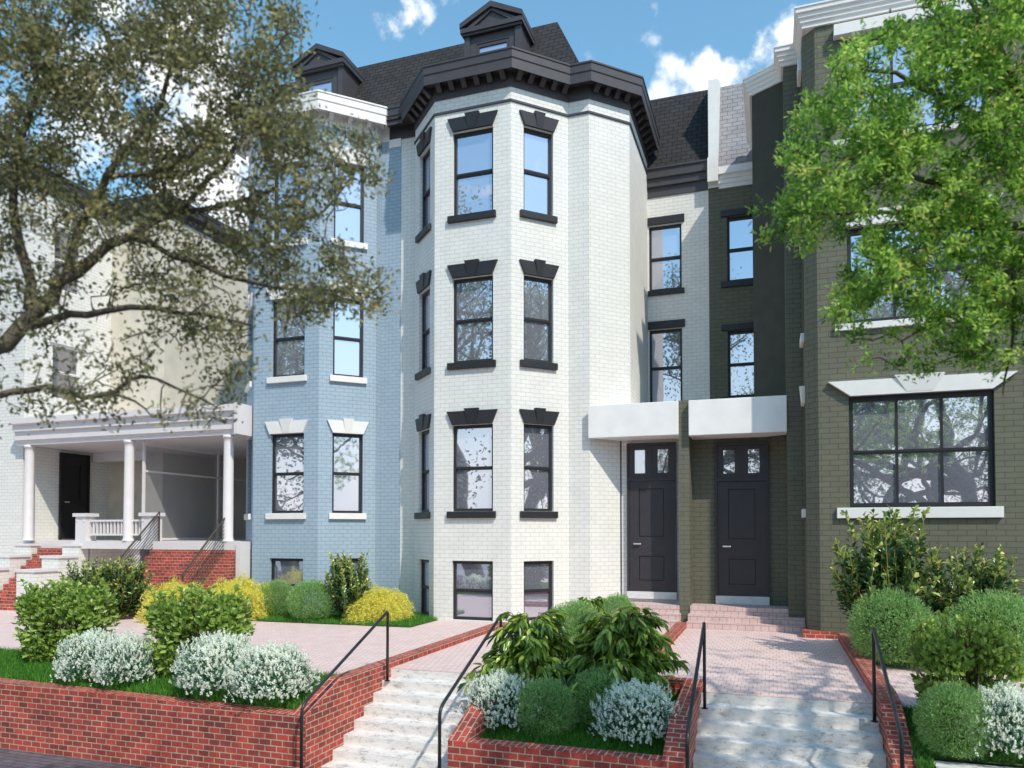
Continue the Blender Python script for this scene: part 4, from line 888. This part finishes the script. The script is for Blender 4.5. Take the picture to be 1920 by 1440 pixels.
# --- right tree, trunk outside the view at right
def RP(x, y, d=5.0): return tuple(at_d(x, y, d))
fk = (4.7, 4.0, 2.6)
limbs = [([(5.0, 3.9, -1.02), (4.95, 3.9, .5), (4.85, 3.95, 1.6), fk, (4.6, 4.2, 4.2), RP(2250, -250, 4.6)], [.26, .2, .18, .165, .12, .06]),
 ([fk, RP(2400, 420, 4.4), RP(2150, 330, 4.6), RP(1960, 300), RP(1850, 230), RP(1760, 180), RP(1680, 140), RP(1600, 130)], [.12, .085, .065, .045, .032, .022, .014, .007]),
 ([RP(2150, 330, 4.6), RP(2000, 430), RP(1880, 420), RP(1790, 350), RP(1700, 330), RP(1600, 300), RP(1520, 290)], [.05, .04, .032, .024, .017, .011, .006]),
 ([RP(1880, 420), RP(1780, 430), RP(1680, 400), RP(1580, 400), RP(1480, 400)], [.024, .019, .014, .010, .005]),
 ([RP(2000, 430), RP(1900, 500), RP(1830, 560), RP(1760, 600), RP(1690, 640)], [.028, .022, .016, .010, .005]),
 ([RP(1900, 500), RP(1900, 600), RP(1890, 680), RP(1880, 740)], [.018, .012, .008, .004]),
 ([RP(1790, 350), RP(1720, 450), RP(1650, 500), RP(1590, 560), RP(1560, 610)], [.018, .014, .010, .007, .004]),
 ([RP(1960, 300), RP(1900, 150), RP(1850, 50), RP(1800, -40)], [.04, .03, .02, .01]),
 ([RP(2150, 330, 4.6), RP(2300, 100, 5.2), RP(2350, -200, 5.6), RP(2300, -500, 6.0)], [.05, .04, .03, .015]),
 ([fk, RP(2700, 100, 4.6), RP(2900, -200, 5), RP(3100, -500, 5.4)], [.1, .07, .05, .02])]
rd = [(1735, -60), (1745, 30), (1640, 60), (1565, 110), (1560, 190), (1500, 190), (1490, 260), (1455, 340), (1475, 380), (1420, 370), (1430, 450), (1500, 470), (1560, 430), (1620, 480), (1560, 560), (1570, 600), (1640, 560), (1700, 560), (1710, 640), (1790, 600), (1800, 680), (1870, 660), (1960, 720), (2050, 500), (2050, -60)]
rs = [(1540, 540), (1540, 640), (1620, 640), (1600, 740), (1680, 720), (1770, 700), (1860, 780), (1960, 760), (1960, 560), (1700, 480)]
Tg = []
while len(Tg) < 1380:
    x, y = RNG.uniform(1410, 2050), RNG.uniform(-60, 790); w = 0
    if inside(rd, x, y): w = .95
    elif inside(rs, x, y) and y < 700: w = .11
    g = math.sin(x*.027+.3)*math.sin(y*.025+1.4)+.6*math.sin(x*.051-y*.043)
    if g < -.42: w *= .12
    if RNG.uniform() < w: Tg.append(at_d(x, y, RNG.uniform(4.5, 5.6)))
k = 0
while k < 420:      # the rest of the crown, right of the view
    x, y = RNG.uniform(2050, 3100), RNG.uniform(-650, 420)
    g = math.sin(x*.013)*math.sin(y*.016+1.4)
    if g > -.1: Tg.append(at_d(x, y, RNG.uniform(4.4, 6.0))); k += 1
k = 0
while k < 240:      # extra leaf clusters out of view, added to throw shade on the steps
    x, y = RNG.uniform(2250, 2950), RNG.uniform(-60, 420)
    if math.sin(x*.019)*math.sin(y*.021+.9) > -.35: Tg.append(at_d(x, y, RNG.uniform(4.0, 5.2))); k += 1
grow(limbs, Tg, 44, .043, .016, 'maple_tree', 'leaf_lime', 'bright green tree crown hanging in from the right edge', spread=.046, star=True, twig=.004)

# --- trees across the street, seen mirrored in the window panes
def street_tree(H=21, seed=3):
    e = plant_empty('street_tree'); rg = np.random.default_rng(seed); paths = []; tips = []
    def br(p, d, L, r, depth):
        pts = [p]; q = p.copy()
        for i in range(4):
            d = unit(d+rg.normal(size=3)*.14+np.array([0, 0, .06])); q = q+d*L/4; pts.append(q.copy())
        paths.append(([tuple(a) for a in pts], [r*(1-.11*i) for i in range(5)]))
        if depth >= 2: tips.extend(pts[2:])
        if depth < 4:
            for j in range(3 if depth else 5):
                a = rg.uniform(0, 2*math.pi); s = unit(np.cross(d, unit(rg.normal(size=3)))); br(q if j < 2 else pts[rg.integers(2, 5)], unit(d*.75+s*.75), L*rg.uniform(.6, .78), r*.56, depth+1)
    br(np.zeros(3), np.array([0, 0, 1.]), H*.24, .36, 0)
    tubes_obj('trunk', paths[:1], 'bark', e, 10); tubes_obj('branches', paths[1:], 'bark', e, 5)
    T = np.array(tips); T = T[rg.choice(len(T), min(len(T), 1000), False)]; per = 30; n = len(T)*per; P = np.repeat(T, per, 0)+RNG.normal(size=(n, 3))*.40
    leaf_obj('crown', [(leaves(P, rdir(n), rdir(n), RNG.uniform(.08, .13, n), RNG.uniform(.045, .07, n)), RNG.uniform(0, 1, n))], 'leaf_far', e); return e
stp = street_tree()
for x, y, sc_, a, lb in ((4.8, -11.5, 1.25, .3, 'street tree across the road mirrored in the big olive house window'), (-6.5, -12, 1.6, 1.7, 'street tree across the road mirrored in the door lights'), (-16.5, -11, 1.75, 2.9, 'street tree across the road mirrored in the white bay windows'), (-23, -14.5, 1.8, 5.0, 'street tree across the road behind the mirrored row'), (-30, -12, 1.75, 4.4, 'street tree across the road mirrored in the blue house windows'), (11, -13, 1.5, 4.1, 'street tree across the road at the right end of the mirrored row'),
        (25, 4.5, 1.6, .9, 'street tree far down the sidewalk at right, the nearest one'), (33, 1.5, 1.7, 2.2, 'street tree far down the sidewalk at right, the middle one'), (43, -1, 1.9, 3.3, 'street tree far down the sidewalk at right, the farthest one')):
    place(stp, (x, y, -1.05), sc_, a, lb, 'tree', 'street trees along the road')

# ------------------------------------------------------------------ origins: every thing stands on a point at its own base
def base_of(obs):
    P = []
    for o in obs:
        a = np.empty(len(o.data.vertices)*3, np.float32); o.data.vertices.foreach_get('co', a); a = a.reshape(-1, 3); P.append((a.min(0), a.max(0)))
    lo = np.min([p[0] for p in P], 0); hi = np.max([p[1] for p in P], 0)
    return Vector((float((lo[0]+hi[0])/2), float((lo[1]+hi[1])/2), float(lo[2])))
for o in [o for o in COL.objects if o.parent is None and o.get('kind') != 'structure' and o.location.length < 1e-6]:
    if o.type == 'EMPTY' and o.children:
        b = base_of([c for c in o.children_recursive if c.type == 'MESH']); o.location = b
        for c in o.children: c.location = c.location-b
    elif o.type == 'MESH':
        b = base_of([o]); a = np.empty(len(o.data.vertices)*3, np.float32); o.data.vertices.foreach_get('co', a)
        o.data.vertices.foreach_set('co', (a.reshape(-1, 3)-np.array(b, np.float32)).ravel()); o.data.update(); o.location = b
